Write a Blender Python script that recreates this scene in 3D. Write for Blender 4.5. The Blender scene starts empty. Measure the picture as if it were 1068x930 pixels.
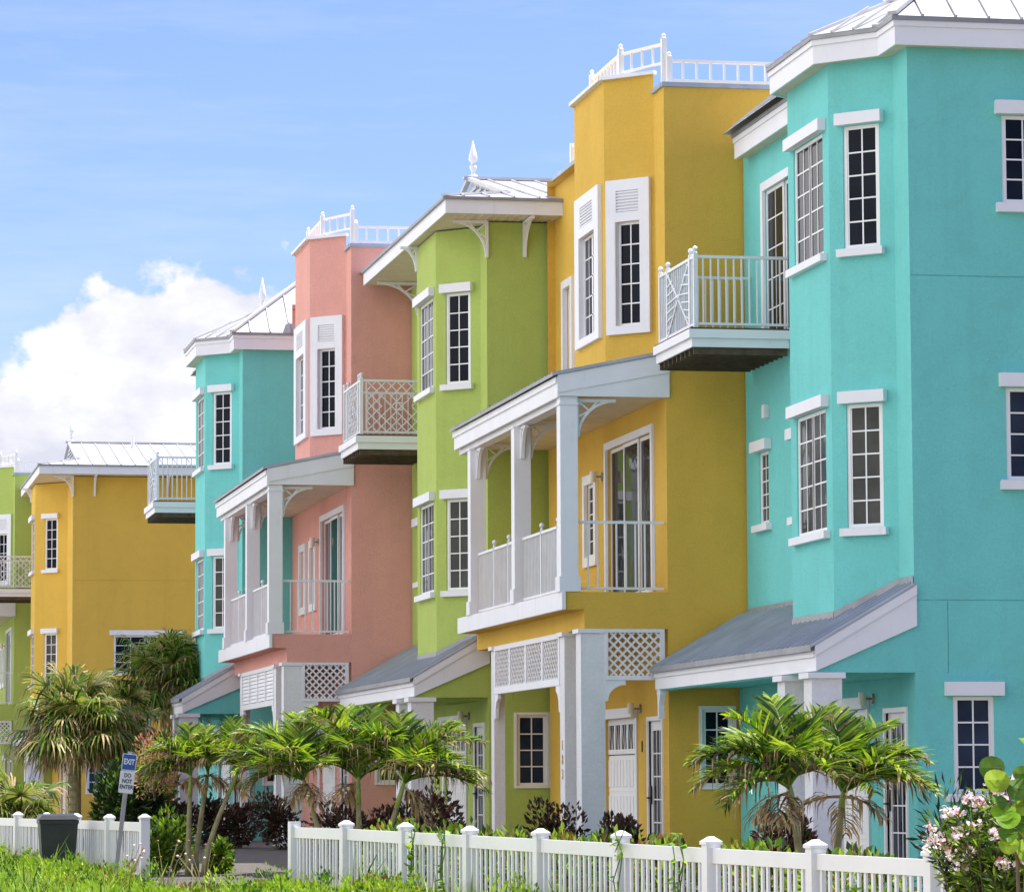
import bpy, math, random
from mathutils import Vector, Matrix
R = math.radians
random.seed(7)
scene = bpy.context.scene
C = scene.collection
EYE = 1.43

# ------------------------------------------------------------------ materials
def newmat(name):
    m = bpy.data.materials.new(name); m.use_nodes = True
    nt = m.node_tree; b = nt.nodes['Principled BSDF']
    return m, nt, b
def link(nt, a, b): nt.links.new(a, b)
def noise(nt, vec, scale, detail=4, rough=.55, mapscale=None):
    n = nt.nodes.new('ShaderNodeTexNoise'); n.inputs['Scale'].default_value = scale
    n.inputs['Detail'].default_value = detail; n.inputs['Roughness'].default_value = rough
    if mapscale:
        mp = nt.nodes.new('ShaderNodeMapping'); mp.inputs['Scale'].default_value = mapscale
        link(nt, vec, mp.inputs['Vector']); vec = mp.outputs['Vector']
    link(nt, vec, n.inputs['Vector']); return n.outputs['Fac']
def ramp(nt, fac, a, b, p0=.3, p1=.7):
    r = nt.nodes.new('ShaderNodeValToRGB'); r.color_ramp.elements[0].position = p0; r.color_ramp.elements[1].position = p1
    r.color_ramp.elements[0].color = (*a, 1); r.color_ramp.elements[1].color = (*b, 1)
    link(nt, fac, r.inputs['Fac']); return r.outputs['Color']
def mul(nt, a, b, f=1.0):
    m = nt.nodes.new('ShaderNodeMix'); m.data_type = 'RGBA'; m.blend_type = 'MULTIPLY'; m.inputs[0].default_value = f
    link(nt, a, m.inputs[6]); link(nt, b, m.inputs[7]); return m.outputs[2]
def bump(nt, b, h, strength, dist):
    n = nt.nodes.new('ShaderNodeBump'); n.inputs['Strength'].default_value = strength; n.inputs['Distance'].default_value = dist
    link(nt, h, n.inputs['Height']); link(nt, n.outputs['Normal'], b.inputs['Normal'])
def mat_simple(name, col, rough=.5, metal=0, var=.08, vs=3.0, bmp=0, bs=80, spec=.5):
    m, nt, b = newmat(name); tc = nt.nodes.new('ShaderNodeTexCoord').outputs['Object']
    lo = tuple(c * (1 - var) for c in col); hi = tuple(min(1, c * (1 + var)) for c in col)
    link(nt, ramp(nt, noise(nt, tc, vs, 6), lo, hi), b.inputs['Base Color'])
    b.inputs['Roughness'].default_value = rough; b.inputs['Metallic'].default_value = metal
    b.inputs['Specular IOR Level'].default_value = spec
    if bmp: bump(nt, b, noise(nt, tc, bs, 3), bmp, .004)
    return m
def mat_stucco(name, col):
    m, nt, b = newmat(name); tc = nt.nodes.new('ShaderNodeTexCoord').outputs['Object']
    c1 = ramp(nt, noise(nt, tc, .55, 6, .62), tuple(c * .93 for c in col), tuple(min(1, c * 1.05) for c in col))
    st = ramp(nt, noise(nt, tc, 1.0, 6, .68, (3.0, 3.0, .16)), (.95, .945, .935), (1, 1, 1), .30, .47)      # rain streaks
    fine = ramp(nt, noise(nt, tc, 24, 4, .75), (.91, .91, .91), (1.0, 1.0, 1.0), .3, .62)                 # trowel texture
    patch = ramp(nt, noise(nt, tc, 2.3, 2, .4), (.975, .975, .97), (1, 1, 1), .40, .46)                   # touched-up patches
    v = nt.nodes.new('ShaderNodeTexVoronoi'); v.feature = 'DISTANCE_TO_EDGE'; v.inputs['Scale'].default_value = .42
    dn = nt.nodes.new('ShaderNodeTexNoise'); dn.inputs['Scale'].default_value = 2.2; dn.inputs['Detail'].default_value = 6; link(nt, tc, dn.inputs['Vector'])
    ad = nt.nodes.new('ShaderNodeMix'); ad.data_type = 'RGBA'; ad.blend_type = 'LINEAR_LIGHT'; ad.inputs[0].default_value = .35; link(nt, tc, ad.inputs[6]); link(nt, dn.outputs['Color'], ad.inputs[7]); link(nt, ad.outputs[2], v.inputs['Vector'])
    crack = ramp(nt, v.outputs['Distance'], (.80, .80, .80), (1, 1, 1), .0015, .005)
    link(nt, mul(nt, mul(nt, mul(nt, mul(nt, c1, st), fine), patch), crack, .3), b.inputs['Base Color'])
    b.inputs['Roughness'].default_value = .88; b.inputs['Specular IOR Level'].default_value = .25
    bump(nt, b, noise(nt, tc, 30, 6, .75), .9, .018)
    return m
def mat_paint(name, col):
    m, nt, b = newmat(name); tc = nt.nodes.new('ShaderNodeTexCoord').outputs['Object']
    c1 = ramp(nt, noise(nt, tc, 1.6, 5, .6), tuple(c * .93 for c in col), col)
    st = ramp(nt, noise(nt, tc, 1.0, 6, .65, (7, 7, 1.2)), (.93, .925, .91), (1, 1, 1), .27, .42)
    link(nt, mul(nt, c1, st), b.inputs['Base Color']); b.inputs['Roughness'].default_value = .55
    b.inputs['Specular IOR Level'].default_value = .35
    bump(nt, b, noise(nt, tc, 45, 3, .6), .25, .004)
    return m
def mat_leaf(name, col, trans=.35, rough=.42, var=.4):
    m = bpy.data.materials.new(name); m.use_nodes = True; nt = m.node_tree; b = nt.nodes['Principled BSDF']
    tc = nt.nodes.new('ShaderNodeTexCoord').outputs['Object']
    c = ramp(nt, noise(nt, tc, 5.0, 4, .7), tuple(x * (1 - var) for x in col), tuple(x * (1 + var) for x in col))
    link(nt, c, b.inputs['Base Color']); b.inputs['Roughness'].default_value = rough; b.inputs['Specular IOR Level'].default_value = .42
    t = nt.nodes.new('ShaderNodeBsdfTranslucent'); link(nt, c, t.inputs['Color'])
    mx = nt.nodes.new('ShaderNodeMixShader'); mx.inputs[0].default_value = trans
    out = nt.nodes['Material Output']
    link(nt, b.outputs[0], mx.inputs[1]); link(nt, t.outputs[0], mx.inputs[2]); link(nt, mx.outputs[0], out.inputs['Surface'])
    return m
M = {}
M['teal'] = mat_stucco('stucco_teal', (.185, .63, .60))
M['yellow'] = mat_stucco('stucco_yellow', (.72, .46, .078))
M['green'] = mat_stucco('stucco_green', (.43, .545, .135))
M['pink'] = mat_stucco('stucco_pink', (.77, .385, .325))
M['white'] = mat_paint('white_trim', (.78, .79, .83))
def mat_vinyl():
    m, nt, b = newmat('white_vinyl'); tc = nt.nodes.new('ShaderNodeTexCoord').outputs['Object']
    sp = nt.nodes.new('ShaderNodeSeparateXYZ'); link(nt, tc, sp.inputs[0])
    mr = nt.nodes.new('ShaderNodeMapRange'); mr.inputs['From Min'].default_value = .1; mr.inputs['From Max'].default_value = .75; link(nt, sp.outputs['Z'], mr.inputs['Value'])
    a = nt.nodes.new('ShaderNodeMath'); a.operation = 'ADD'; link(nt, mr.outputs[0], a.inputs[0]); link(nt, noise(nt, tc, 6, 6, .7), a.inputs[1])
    dirt = ramp(nt, a.outputs[0], (.60, .56, .44), (1, 1, 1), .50, .98)      # soil splash and algae above the ground
    c = ramp(nt, noise(nt, tc, 1.4, 5), (.76, .76, .75), (.83, .83, .83)); link(nt, mul(nt, c, dirt), b.inputs['Base Color']); b.inputs['Roughness'].default_value = .38; return m
M['vinyl'] = mat_vinyl()
M['colwhite'] = mat_stucco('stucco_white', (.78, .79, .82))
M['wframe'] = mat_simple('window_frame_white', (.80, .80, .81), .35, 0, .04)
M['metal'] = mat_simple('galvanised_roof', (.40, .43, .48), .38, .35, .14, 1.5)
M['roofwhite'] = mat_simple('white_standing_seam', (.47, .47, .48), .45, 0, .14, 1.2)
M['edge'] = mat_simple('grey_drip_edge', (.27, .28, .29), .5, .3, .15)
M['flash'] = mat_simple('blue_grey_flashing', (.33, .40, .47), .5, .2, .15)
M['rail'] = mat_simple('powder_coated_rail', (.72, .74, .78), .4, .0, .06)
M['flashg'] = mat_simple('grey_flashing', (.30, .31, .33), .5, .2, .15)
M['soffit'] = mat_simple('soffit_boards', (.66, .58, .44), .6, 0, .1)
M['wood'] = mat_simple('dark_joist_wood', (.075, .052, .03), .8, 0, .4, 6, .3)
M['lamp'] = mat_simple('bronze_lamp', (.30, .25, .18), .4, .4, .2)
M['lampglass'] = mat_simple('lamp_glass', (.75, .70, .58), .3, 0, .05)
M['brass'] = mat_simple('brass_digits', (.42, .30, .10), .35, .6, .2)
M['black'] = mat_simple('black_metal', (.02, .02, .02), .4, .5, .2)
def mat_glass(name, a, b_, rough=.04):
    m, nt, b = newmat(name); tc = nt.nodes.new('ShaderNodeTexCoord').outputs['Object']
    link(nt, ramp(nt, noise(nt, tc, 1.3, 3), a, b_), b.inputs['Base Color'])
    b.inputs['Roughness'].default_value = rough; b.inputs['Specular IOR Level'].default_value = .11
    bump(nt, b, noise(nt, tc, 1.7, 2), .12, .03)
    return m
M['glass2'] = mat_glass('window_glass_reflection_tint', (.006, .012, .028), (.03, .045, .08))  # lighter blue mottling puts reflections into the pane colour
M['glass3'] = mat_glass('window_glass_curtained', (.01, .01, .011), (.08, .078, .072))
M['glass'] = mat_glass('window_glass', (.003, .005, .010), (.010, .014, .024))
M['glassgrey'] = mat_glass('window_glass_over_blind', (.045, .045, .04), (.10, .10, .09))
def mat_blind():
    m, nt, b = newmat('window_glass_vertical_blinds'); tc = nt.nodes.new('ShaderNodeTexCoord').outputs['Object']
    w = nt.nodes.new('ShaderNodeTexWave'); w.bands_direction = 'DIAGONAL'; w.inputs['Scale'].default_value = 3.4; w.inputs['Distortion'].default_value = .6
    mp = nt.nodes.new('ShaderNodeMapping'); mp.inputs['Scale'].default_value = (1, 1, 0); link(nt, tc, mp.inputs['Vector']); link(nt, mp.outputs['Vector'], w.inputs['Vector'])
    link(nt, ramp(nt, w.outputs['Fac'], (.012, .014, .018), (.22, .22, .24), .45, .7), b.inputs['Base Color'])
    b.inputs['Roughness'].default_value = .06; b.inputs['Specular IOR Level'].default_value = .16; return m
M['blind'] = mat_blind()
M['asphalt'] = mat_simple('asphalt', (.10, .086, .076), .9, 0, .2, 4, .5, 120)
M['concrete'] = mat_simple('concrete', (.42, .40, .37), .85, 0, .12, 2, .4, 60)
M['mulch'] = mat_simple('mulch', (.10, .06, .04), .95, 0, .5, 14, .8, 40)
M['bounce_sand'] = mat_simple('pale_bounce_sand', (.62, .60, .55), .95, 0, .12, .4, .3, 20)  # pale colour of the added bounce sheet
M['dirt'] = mat_simple('mown_turf', (.15, .135, .085), .95, 0, .35, 1.2, .5, 30)
M['binm'] = mat_simple('bin_plastic', (.03, .035, .035), .5, 0, .2)
M['pole'] = mat_simple('galvanised_pole', (.36, .36, .36), .45, .4, .2, 5)
M['signw'] = mat_simple('sign_white', (.72, .73, .76), .4, 0, .05)
M['signb'] = mat_simple('sign_blue', (.02, .10, .33), .4, 0, .1)
M['signk'] = mat_simple('sign_lettering', (.05, .06, .10), .5, 0, .1)
M['leafA'] = mat_leaf('palm_green', (.12, .25, .012), .3)
M['leafB'] = mat_leaf('palm_yellow_green', (.38, .50, .03), .38)
M['leafD'] = mat_leaf('palm_dark_green', (.022, .065, .008), .2)
M['fanA'] = mat_leaf('fan_olive', (.12, .17, .022), .3)
M['fanB'] = mat_leaf('fan_yellow_olive', (.33, .36, .07), .35)
M['dead'] = mat_leaf('dead_frond', (.52, .38, .20), .25, .8)
M['dead2'] = mat_leaf('dead_frond_brown', (.20, .13, .06), .2, .8)
M['shrub'] = mat_leaf('shrub_green', (.10, .21, .015), .35)
M['shrub2'] = mat_leaf('shrub_light', (.32, .46, .025), .4)
M['shrubd'] = mat_leaf('shrub_dark', (.022, .045, .010), .2)
M['shrubr'] = mat_leaf('shrub_rust', (.28, .13, .035), .35)
M['maroon'] = mat_leaf('croton_maroon', (.045, .014, .012), .15, .5)
M['maroon2'] = mat_leaf('croton_brown', (.12, .05, .025), .2, .5)
M['grassA'] = mat_leaf('grass_green', (.20, .38, .015), .4, .6)
M['grassB'] = mat_leaf('grass_yellow', (.36, .52, .03), .4, .6)
M['grassD'] = mat_leaf('grass_dark', (.06, .13, .015), .3, .6)
M['straw'] = mat_leaf('grass_straw', (.42, .36, .15), .3, .8)
M['grape'] = mat_leaf('sea_grape_leaf', (.24, .45, .02), .5, .4)
M['flower'] = mat_leaf('oleander_petal', (.88, .70, .71), .3, .6, .12)
M['bud'] = mat_leaf('oleander_bud', (.55, .18, .17), .3, .6)
M['trunkp'] = mat_simple('palm_trunk', (.30, .27, .13), .85, 0, .3, 8, .7, 30)
M['crownshaft'] = mat_simple('palm_crownshaft', (.28, .36, .07), .5, 0, .2, 5)
M['bark'] = mat_simple('bark', (.16, .11, .07), .9, 0, .4, 8, .7, 30)

# ------------------------------------------------------------------ mesh builder
class MB:
    def __init__(s, dz=0.0): s.v = []; s.f = []; s.mi = []; s.mats = []; s.cur = 0; s.dz = dz
    def use(s, m):
        m = M[m]
        if m not in s.mats: s.mats.append(m)
        s.cur = s.mats.index(m); return s
    def poly(s, pts):
        n = len(s.v)
        for p in pts: s.v.append((p[0], p[1], p[2] + s.dz))
        s.f.append(tuple(range(n, n + len(pts)))); s.mi.append(s.cur)
    def box(s, x0, x1, y0, y1, z0, z1):
        x0, x1 = min(x0, x1), max(x0, x1); y0, y1 = min(y0, y1), max(y0, y1); z0, z1 = min(z0, z1), max(z0, z1)
        s.hexa([(x0, y0, z0), (x1, y0, z0), (x1, y1, z0), (x0, y1, z0), (x0, y0, z1), (x1, y0, z1), (x1, y1, z1), (x0, y1, z1)])
    def hexa(s, p):
        n = len(s.v)
        for q in p: s.v.append((q[0], q[1], q[2] + s.dz))
        for f in ((0, 3, 2, 1), (4, 5, 6, 7), (0, 1, 5, 4), (1, 2, 6, 5), (2, 3, 7, 6), (3, 0, 4, 7)):
            s.f.append(tuple(n + i for i in f)); s.mi.append(s.cur)
    def prism(s, pts, off):
        a = [Vector(p) for p in pts]; o = Vector(off); b = [p + o for p in a]
        s.poly(a); s.poly(b[::-1])
        for i in range(len(a)):
            j = (i + 1) % len(a); s.poly([a[j], a[i], b[i], b[j]])
    def bar(s, p, q, w, h=None, up=(0, 0, 1)):
        h = h or w; p = Vector(p); q = Vector(q); d = (q - p).normalized(); u = Vector(up)
        if abs(d.dot(u)) > .97: u = Vector((1, 0, 0))
        a = d.cross(u).normalized() * w / 2; b = a.cross(d).normalized() * h / 2
        s.hexa([p - a - b, p + a - b, q + a - b, q - a - b, p - a + b, p + a + b, q + a + b, q - a + b])
    def tube(s, pts, rads, n=8, cap=True):
        rings = []
        for i, p in enumerate(pts):
            p = Vector(p); a = Vector(pts[max(0, i - 1)]); b = Vector(pts[min(len(pts) - 1, i + 1)]); d = (b - a).normalized()
            u = Vector((1, 0, 0)) if abs(d.x) < .8 else Vector((0, 1, 0)); e = d.cross(u).normalized(); g = d.cross(e)
            k = len(s.v)
            for j in range(n):
                t = 2 * math.pi * j / n; q = p + (e * math.cos(t) + g * math.sin(t)) * rads[i]; s.v.append((q.x, q.y, q.z + s.dz))
            rings.append(k)
        for a, b in zip(rings, rings[1:]):
            for j in range(n):
                s.f.append((a + j, a + (j + 1) % n, b + (j + 1) % n, b + j)); s.mi.append(s.cur)
        if cap:
            s.f.append(tuple(rings[0] + j for j in range(n))[::-1]); s.mi.append(s.cur)
            s.f.append(tuple(rings[-1] + j for j in range(n))); s.mi.append(s.cur)
    def build(s, name, parent=None, smooth=False, loc=None):
        me = bpy.data.meshes.new(name); me.from_pydata(s.v, [], s.f)
        for m in s.mats: me.materials.append(m)
        if len(s.mats) > 1: me.polygons.foreach_set('material_index', s.mi)
        if smooth: me.polygons.foreach_set('use_smooth', [True] * len(s.f))
        me.update(); o = bpy.data.objects.new(name, me); C.objects.link(o)
        if parent: o.parent = parent
        if loc: o.location = loc
        return o
def tag(o, label=None, cat=None, group=None, kind=None):
    if label: o['label'] = label
    if cat: o['category'] = cat
    if group: o['group'] = group
    if kind: o['kind'] = kind
    return o
def empty(name, loc, rz=0):
    o = bpy.data.objects.new(name, None); C.objects.link(o); o.location = loc; o.rotation_euler = (0, 0, rz); o.empty_display_size = .2; return o

# a wall frame: origin (u,v), direction d along wall, outward normal n
class Fr:
    def __init__(s, o, d, n): s.o = o; s.d = d; s.n = n
    def P(s, a, z, t=0): return (s.o[0] + s.d[0] * a + s.n[0] * t, s.o[1] + s.d[1] * a + s.n[1] * t, z)
    def box(s, mb, a0, a1, z0, z1, t0, t1):
        mb.hexa([s.P(a0, z0, t0), s.P(a1, z0, t0), s.P(a1, z0, t1), s.P(a0, z0, t1), s.P(a0, z1, t0), s.P(a1, z1, t0), s.P(a1, z1, t1), s.P(a0, z1, t1)])
def wall(mb, fr, L, z0, z1, holes=(), depth=.11, a_start=0.0):
    As = sorted({a_start, L, *[h[0] for h in holes], *[h[1] for h in holes]}); Zs = sorted({z0, z1, *[h[2] for h in holes], *[h[3] for h in holes]})
    for a, b in zip(As, As[1:]):
        for c, d in zip(Zs, Zs[1:]):
            m = ((a + b) / 2, (c + d) / 2)
            if any(h[0] < m[0] < h[1] and h[2] < m[1] < h[3] for h in holes): continue
            mb.poly([fr.P(a, c), fr.P(b, c), fr.P(b, d), fr.P(a, d)])
    for h in holes:
        a, b, c, d = h[:4]; t = -(h[4] if len(h) > 4 else depth)
        mb.poly([fr.P(a, c), fr.P(b, c), fr.P(b, c, t), fr.P(a, c, t)]); mb.poly([fr.P(a, d), fr.P(a, d, t), fr.P(b, d, t), fr.P(b, d)])
        mb.poly([fr.P(a, c), fr.P(a, c, t), fr.P(a, d, t), fr.P(a, d)]); mb.poly([fr.P(b, c), fr.P(b, d), fr.P(b, d, t), fr.P(b, c, t)])
        if len(h) > 4: mb.poly([fr.P(a, c, t), fr.P(b, c, t), fr.P(b, d, t), fr.P(a, d, t)])

WR = random.Random(5)
def window(H, E, fr, a0, a1, z0, z1, cols, rows, sashes=1, header=.17, sill=.11, over=.14, glass='glass', t0=-.055, t1=-.022, trim=0, tp=.035):
    w = MB(E).use('wframe'); f = .05
    fr.box(w, a0, a0 + f, z0, z1, t0, t1); fr.box(w, a1 - f, a1, z0, z1, t0, t1)
    fr.box(w, a0 + f, a1 - f, z0, z0 + f, t0, t1); fr.box(w, a0 + f, a1 - f, z1 - f, z1, t0, t1)
    ws = (a1 - a0 - 2 * f) / sashes
    for k in range(sashes):
        s0 = a0 + f + k * ws; s1 = s0 + ws
        if k: fr.box(w, s0 - .03, s0 + .03, z0 + f, z1 - f, t0, t1 - .008)
        e = .022
        fr.box(w, s0 + .002, s0 + e + (.03 if k else 0), z0 + f, z1 - f, t0 + .006, t1 - .008)
        fr.box(w, s1 - e - (.03 if k < sashes - 1 else 0), s1 - .002, z0 + f, z1 - f, t0 + .006, t1 - .008)
        for c in range(1, cols):
            x = s0 + ws * c / cols; fr.box(w, x - .011, x + .011, z0 + f, z1 - f, t0 + .013, t0 + .021)
        for r in range(1, rows):
            z = z0 + f + (z1 - z0 - 2 * f) * r / rows; fr.box(w, s0 + .004, s1 - .004, z - .011, z + .011, t0 + .0135, t0 + .022)
    if trim:
        T = trim
        fr.box(w, a0 - T, a0 - .001, z0 - T, z1 + T, .002, tp); fr.box(w, a1 + .001, a1 + T, z0 - T, z1 + T, .002, tp)
        fr.box(w, a0, a1, z1 + .001, z1 + T, .002, tp - .002); fr.box(w, a0, a1, z0 - T, z0 - .001, .002, tp - .002)
    o = w.build('window', H)
    if glass == 'glass': glass = WR.choice(['glass', 'glass', 'glass2', 'glass', 'glass3']) if z0 < 7 else 'glass'
    g = MB(E).use(glass); g.poly([fr.P(a0 + .02, z0 + .02, t0 + .012), fr.P(a1 - .02, z0 + .02, t0 + .012), fr.P(a1 - .02, z1 - .02, t0 + .012), fr.P(a0 + .02, z1 - .02, t0 + .012)])
    g.build('pane', o)
    if header:
        h = MB(E).use('white'); fr.box(h, a0 - over, a1 + over, z1 + .012, z1 + .012 + header, .002, .12); h.build('header', o)
    if sill:
        h = MB(E).use('white'); fr.box(h, a0 - over, a1 + over, z0 - .01 - sill, z0 - .01, .002, .10); h.build('sill', o)
    return o
def surround_window(H, E, fr, a0, a1, z0, z1, h0, h1, hz0, hz1, cols, rows, sashes=1, louv=True):
    s = MB(E).use('white'); T = .075
    fr.box(s, a0, h0, z0, z1, .002, T); fr.box(s, h1, a1, z0, z1, .002, T); fr.box(s, h0, h1, z0, hz0, .002, T)
    l0, l1, lz0, lz1 = a0 + (a1 - a0) * .24, a1 - (a1 - a0) * .24, hz1 + .16, hz1 + .52
    if not louv: fr.box(s, h0, h1, hz1, z1, .002, T)
    else:
        fr.box(s, h0, h1, hz1, lz0, .002, T); fr.box(s, h0, h1, lz1, z1, .002, T)
        fr.box(s, h0, max(l0, h0), lz0, lz1, .002, T); fr.box(s, min(l1, h1), h1, lz0, lz1, .002, T)
        q0, q1 = max(l0, h0), min(l1, h1); fr.box(s, q0, q1, lz0, lz1, .002, T - .035)
        n = 7
        for i in range(n):
            z = lz0 + (lz1 - lz0) * (i + .5) / n; fr.box(s, q0, q1, z - .014, z + .010, T - .03, T - .006)
    for a, b in ((h0 - .0, h0 + .012), (h1 - .012, h1)): fr.box(s, a, b, hz0, hz1, -.05, T - .004)
    so = s.build('window_surround', H)
    w = MB(E).use('wframe'); f = .045; t0, t1 = -.060, -.028; b0, b1, c0, c1 = h0 + .014, h1 - .014, hz0 + .002, hz1 - .002
    fr.box(w, b0, b0 + f, c0, c1, t0, t1); fr.box(w, b1 - f, b1, c0, c1, t0, t1); fr.box(w, b0 + f, b1 - f, c0, c0 + f, t0, t1); fr.box(w, b0 + f, b1 - f, c1 - f, c1, t0, t1)
    ws = (b1 - b0 - 2 * f) / sashes
    for k in range(sashes):
        s0 = b0 + f + k * ws
        if k: fr.box(w, s0 - .045, s0 + .045, c0 + f, c1 - f, t0, t1 - .01)
        for c in range(1, cols): x = s0 + ws * c / cols; fr.box(w, x - .011, x + .011, c0 + f, c1 - f, t0 + .013, t0 + .021)
        for r in range(1, rows): z = c0 + f + (c1 - c0 - 2 * f) * r / rows; fr.box(w, s0, s0 + ws, z - .011, z + .011, t0 + .0135, t0 + .022)
    w.build('window', so)
    g = MB(E).use(WR.choice(['glass', 'glass', 'glass2'])); g.poly([fr.P(b0, c0, t0 + .012), fr.P(b1, c0, t0 + .012), fr.P(b1, c1, t0 + .012), fr.P(b0, c1, t0 + .012)]); g.build('pane', so)
def sliding_door(H, E, fr, a0, a1, z0, z1, panels=2, muntin=True, glass='glass', T=.14):
    s = MB(E).use('white')
    fr.box(s, a0 - T, a0, z0, z1 + T, .002, .05); fr.box(s, a1, a1 + T, z0, z1 + T, .002, .05); fr.box(s, a0, a1, z1, z1 + T, .002, .05)
    so = s.build('sliding_door', H); pw = (a1 - a0) / panels
    for k in range(panels):
        w = MB(E).use('wframe'); x0 = a0 + k * pw; x1 = x0 + pw; t0 = -.07 + .03 * (k % 2); t1 = t0 + .022; f = .06
        fr.box(w, x0, x0 + f, z0, z1, t0, t1); fr.box(w, x1 - f, x1, z0, z1, t0, t1); fr.box(w, x0 + f, x1 - f, z0, z0 + f, t0, t1); fr.box(w, x0 + f, x1 - f, z1 - f, z1, t0, t1)
        if muntin and k == panels - 1 or muntin == 2:
            fr.box(w, (x0 + x1) / 2 - .011, (x0 + x1) / 2 + .011, z0 + f, z1 - f, t0 + .008, t1 - .007)
            for r in range(1, 5): z = z0 + (z1 - z0) * r / 5; fr.box(w, x0 + f, x1 - f, z - .011, z + .011, t0 + .009, t1 - .006)
        w.build('door_frame', so)
        g = MB(E).use(glass if (k % 2 == 0 or glass == 'glass') else 'glass'); g.poly([fr.P(x0 + .02, z0 + .02, t0 + .006), fr.P(x1 - .02, z0 + .02, t0 + .006), fr.P(x1 - .02, z1 - .02, t0 + .006), fr.P(x0 + .02, z1 - .02, t0 + .006)]); g.build('pane', so)

def lattice(mb, fr, a0, a1, z0, z1, t, pitch=.13, w=.032, slope=1.0):
    """diagonal crossing slats clipped to the rectangle"""
    for sgn in (1, -1):
        k = -40
        c0 = a0 - (z1 - z0); 
        x = c0
        while x < a1 + (z1 - z0):
            # line: a = x + s*(z - z0)  (sgn 1) or a = x + s*(z1 - z)
            lo = max(0, (a0 - x)); hi = min(z1 - z0, a1 - x)
            if hi - lo > .02:
                if sgn == 1: p = fr.P(x + lo, z0 + lo, t); q = fr.P(x + hi, z0 + hi, t)
                else: p = fr.P(x + lo, z1 - lo, t + .012); q = fr.P(x + hi, z1 - hi, t + .012)
                mb.bar(p, q, .010, w, up=(fr.n[0] * 0, 0, 1)) if False else flatbar(mb, fr, p, q, w, .010)
            x += pitch * 1.4142
def flatbar(mb, fr, p, q, w, th):
    p = Vector(p); q = Vector(q); d = (q - p).normalized(); n = Vector((fr.n[0], fr.n[1], 0)); a = d.cross(n).normalized() * w / 2; b = n * th / 2
    mb.hexa([p - a - b, p + a - b, q + a - b, q - a - b, p - a + b, p + a + b, q + a + b, q - a + b])

def bracket(H, E, corner, hdir, L, D, th=.035, fancy=True, name='bracket', mat='white'):
    """gingerbread bracket: corner = (x,y,z) top inside corner; extends L along hdir (unit xy) and D down."""
    fr = Fr((corner[0], corner[1]), hdir, (-hdir[1], hdir[0])); z = corner[2]; mb = MB(E).use(mat); w = .05
    fr.box(mb, .0, L, z - w, z, -th, th); fr.box(mb, 0, w, z - D, z - w - .001, -th, th)
    pts = []
    for i in range(9):
        t = math.pi / 2 * i / 8; pts.append(Vector(fr.P(L - (L - w * .5) * math.sin(t) * .98, z - w * .5 - (D - w * .5) * (1 - math.cos(t)) * .98, 0)))
    for a, b in zip(pts, pts[1:]): flatbar(mb, fr, a, b, w * .8, th * 1.6)
    if fancy:
        c = fr.P(L * .34, z - D * .30, 0)
        for e in ((w, z - w), (w, z - D * .45), (L * .52, z - w)): flatbar(mb, fr, c, fr.P(e[0], e[1], 0), w * .6, th * 1.3)
    return mb.build(name, H)

def text_mesh(name, body, size, mat, parent, mtx, bold=.0, depth=.002):
    cu = bpy.data.curves.new(name, 'FONT'); cu.body = body; cu.size = size; cu.align_x = 'CENTER'; cu.align_y = 'CENTER'; cu.extrude = depth; cu.offset = bold
    t = bpy.data.objects.new(name, cu); C.objects.link(t); dg = bpy.context.evaluated_depsgraph_get()
    me = bpy.data.meshes.new_from_object(t.evaluated_get(dg)); bpy.data.objects.remove(t); me.name = name
    me.transform(mtx); me.materials.clear(); me.materials.append(M[mat]); o = bpy.data.objects.new(name, me); C.objects.link(o)
    if parent: o.parent = parent
    return o

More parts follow.
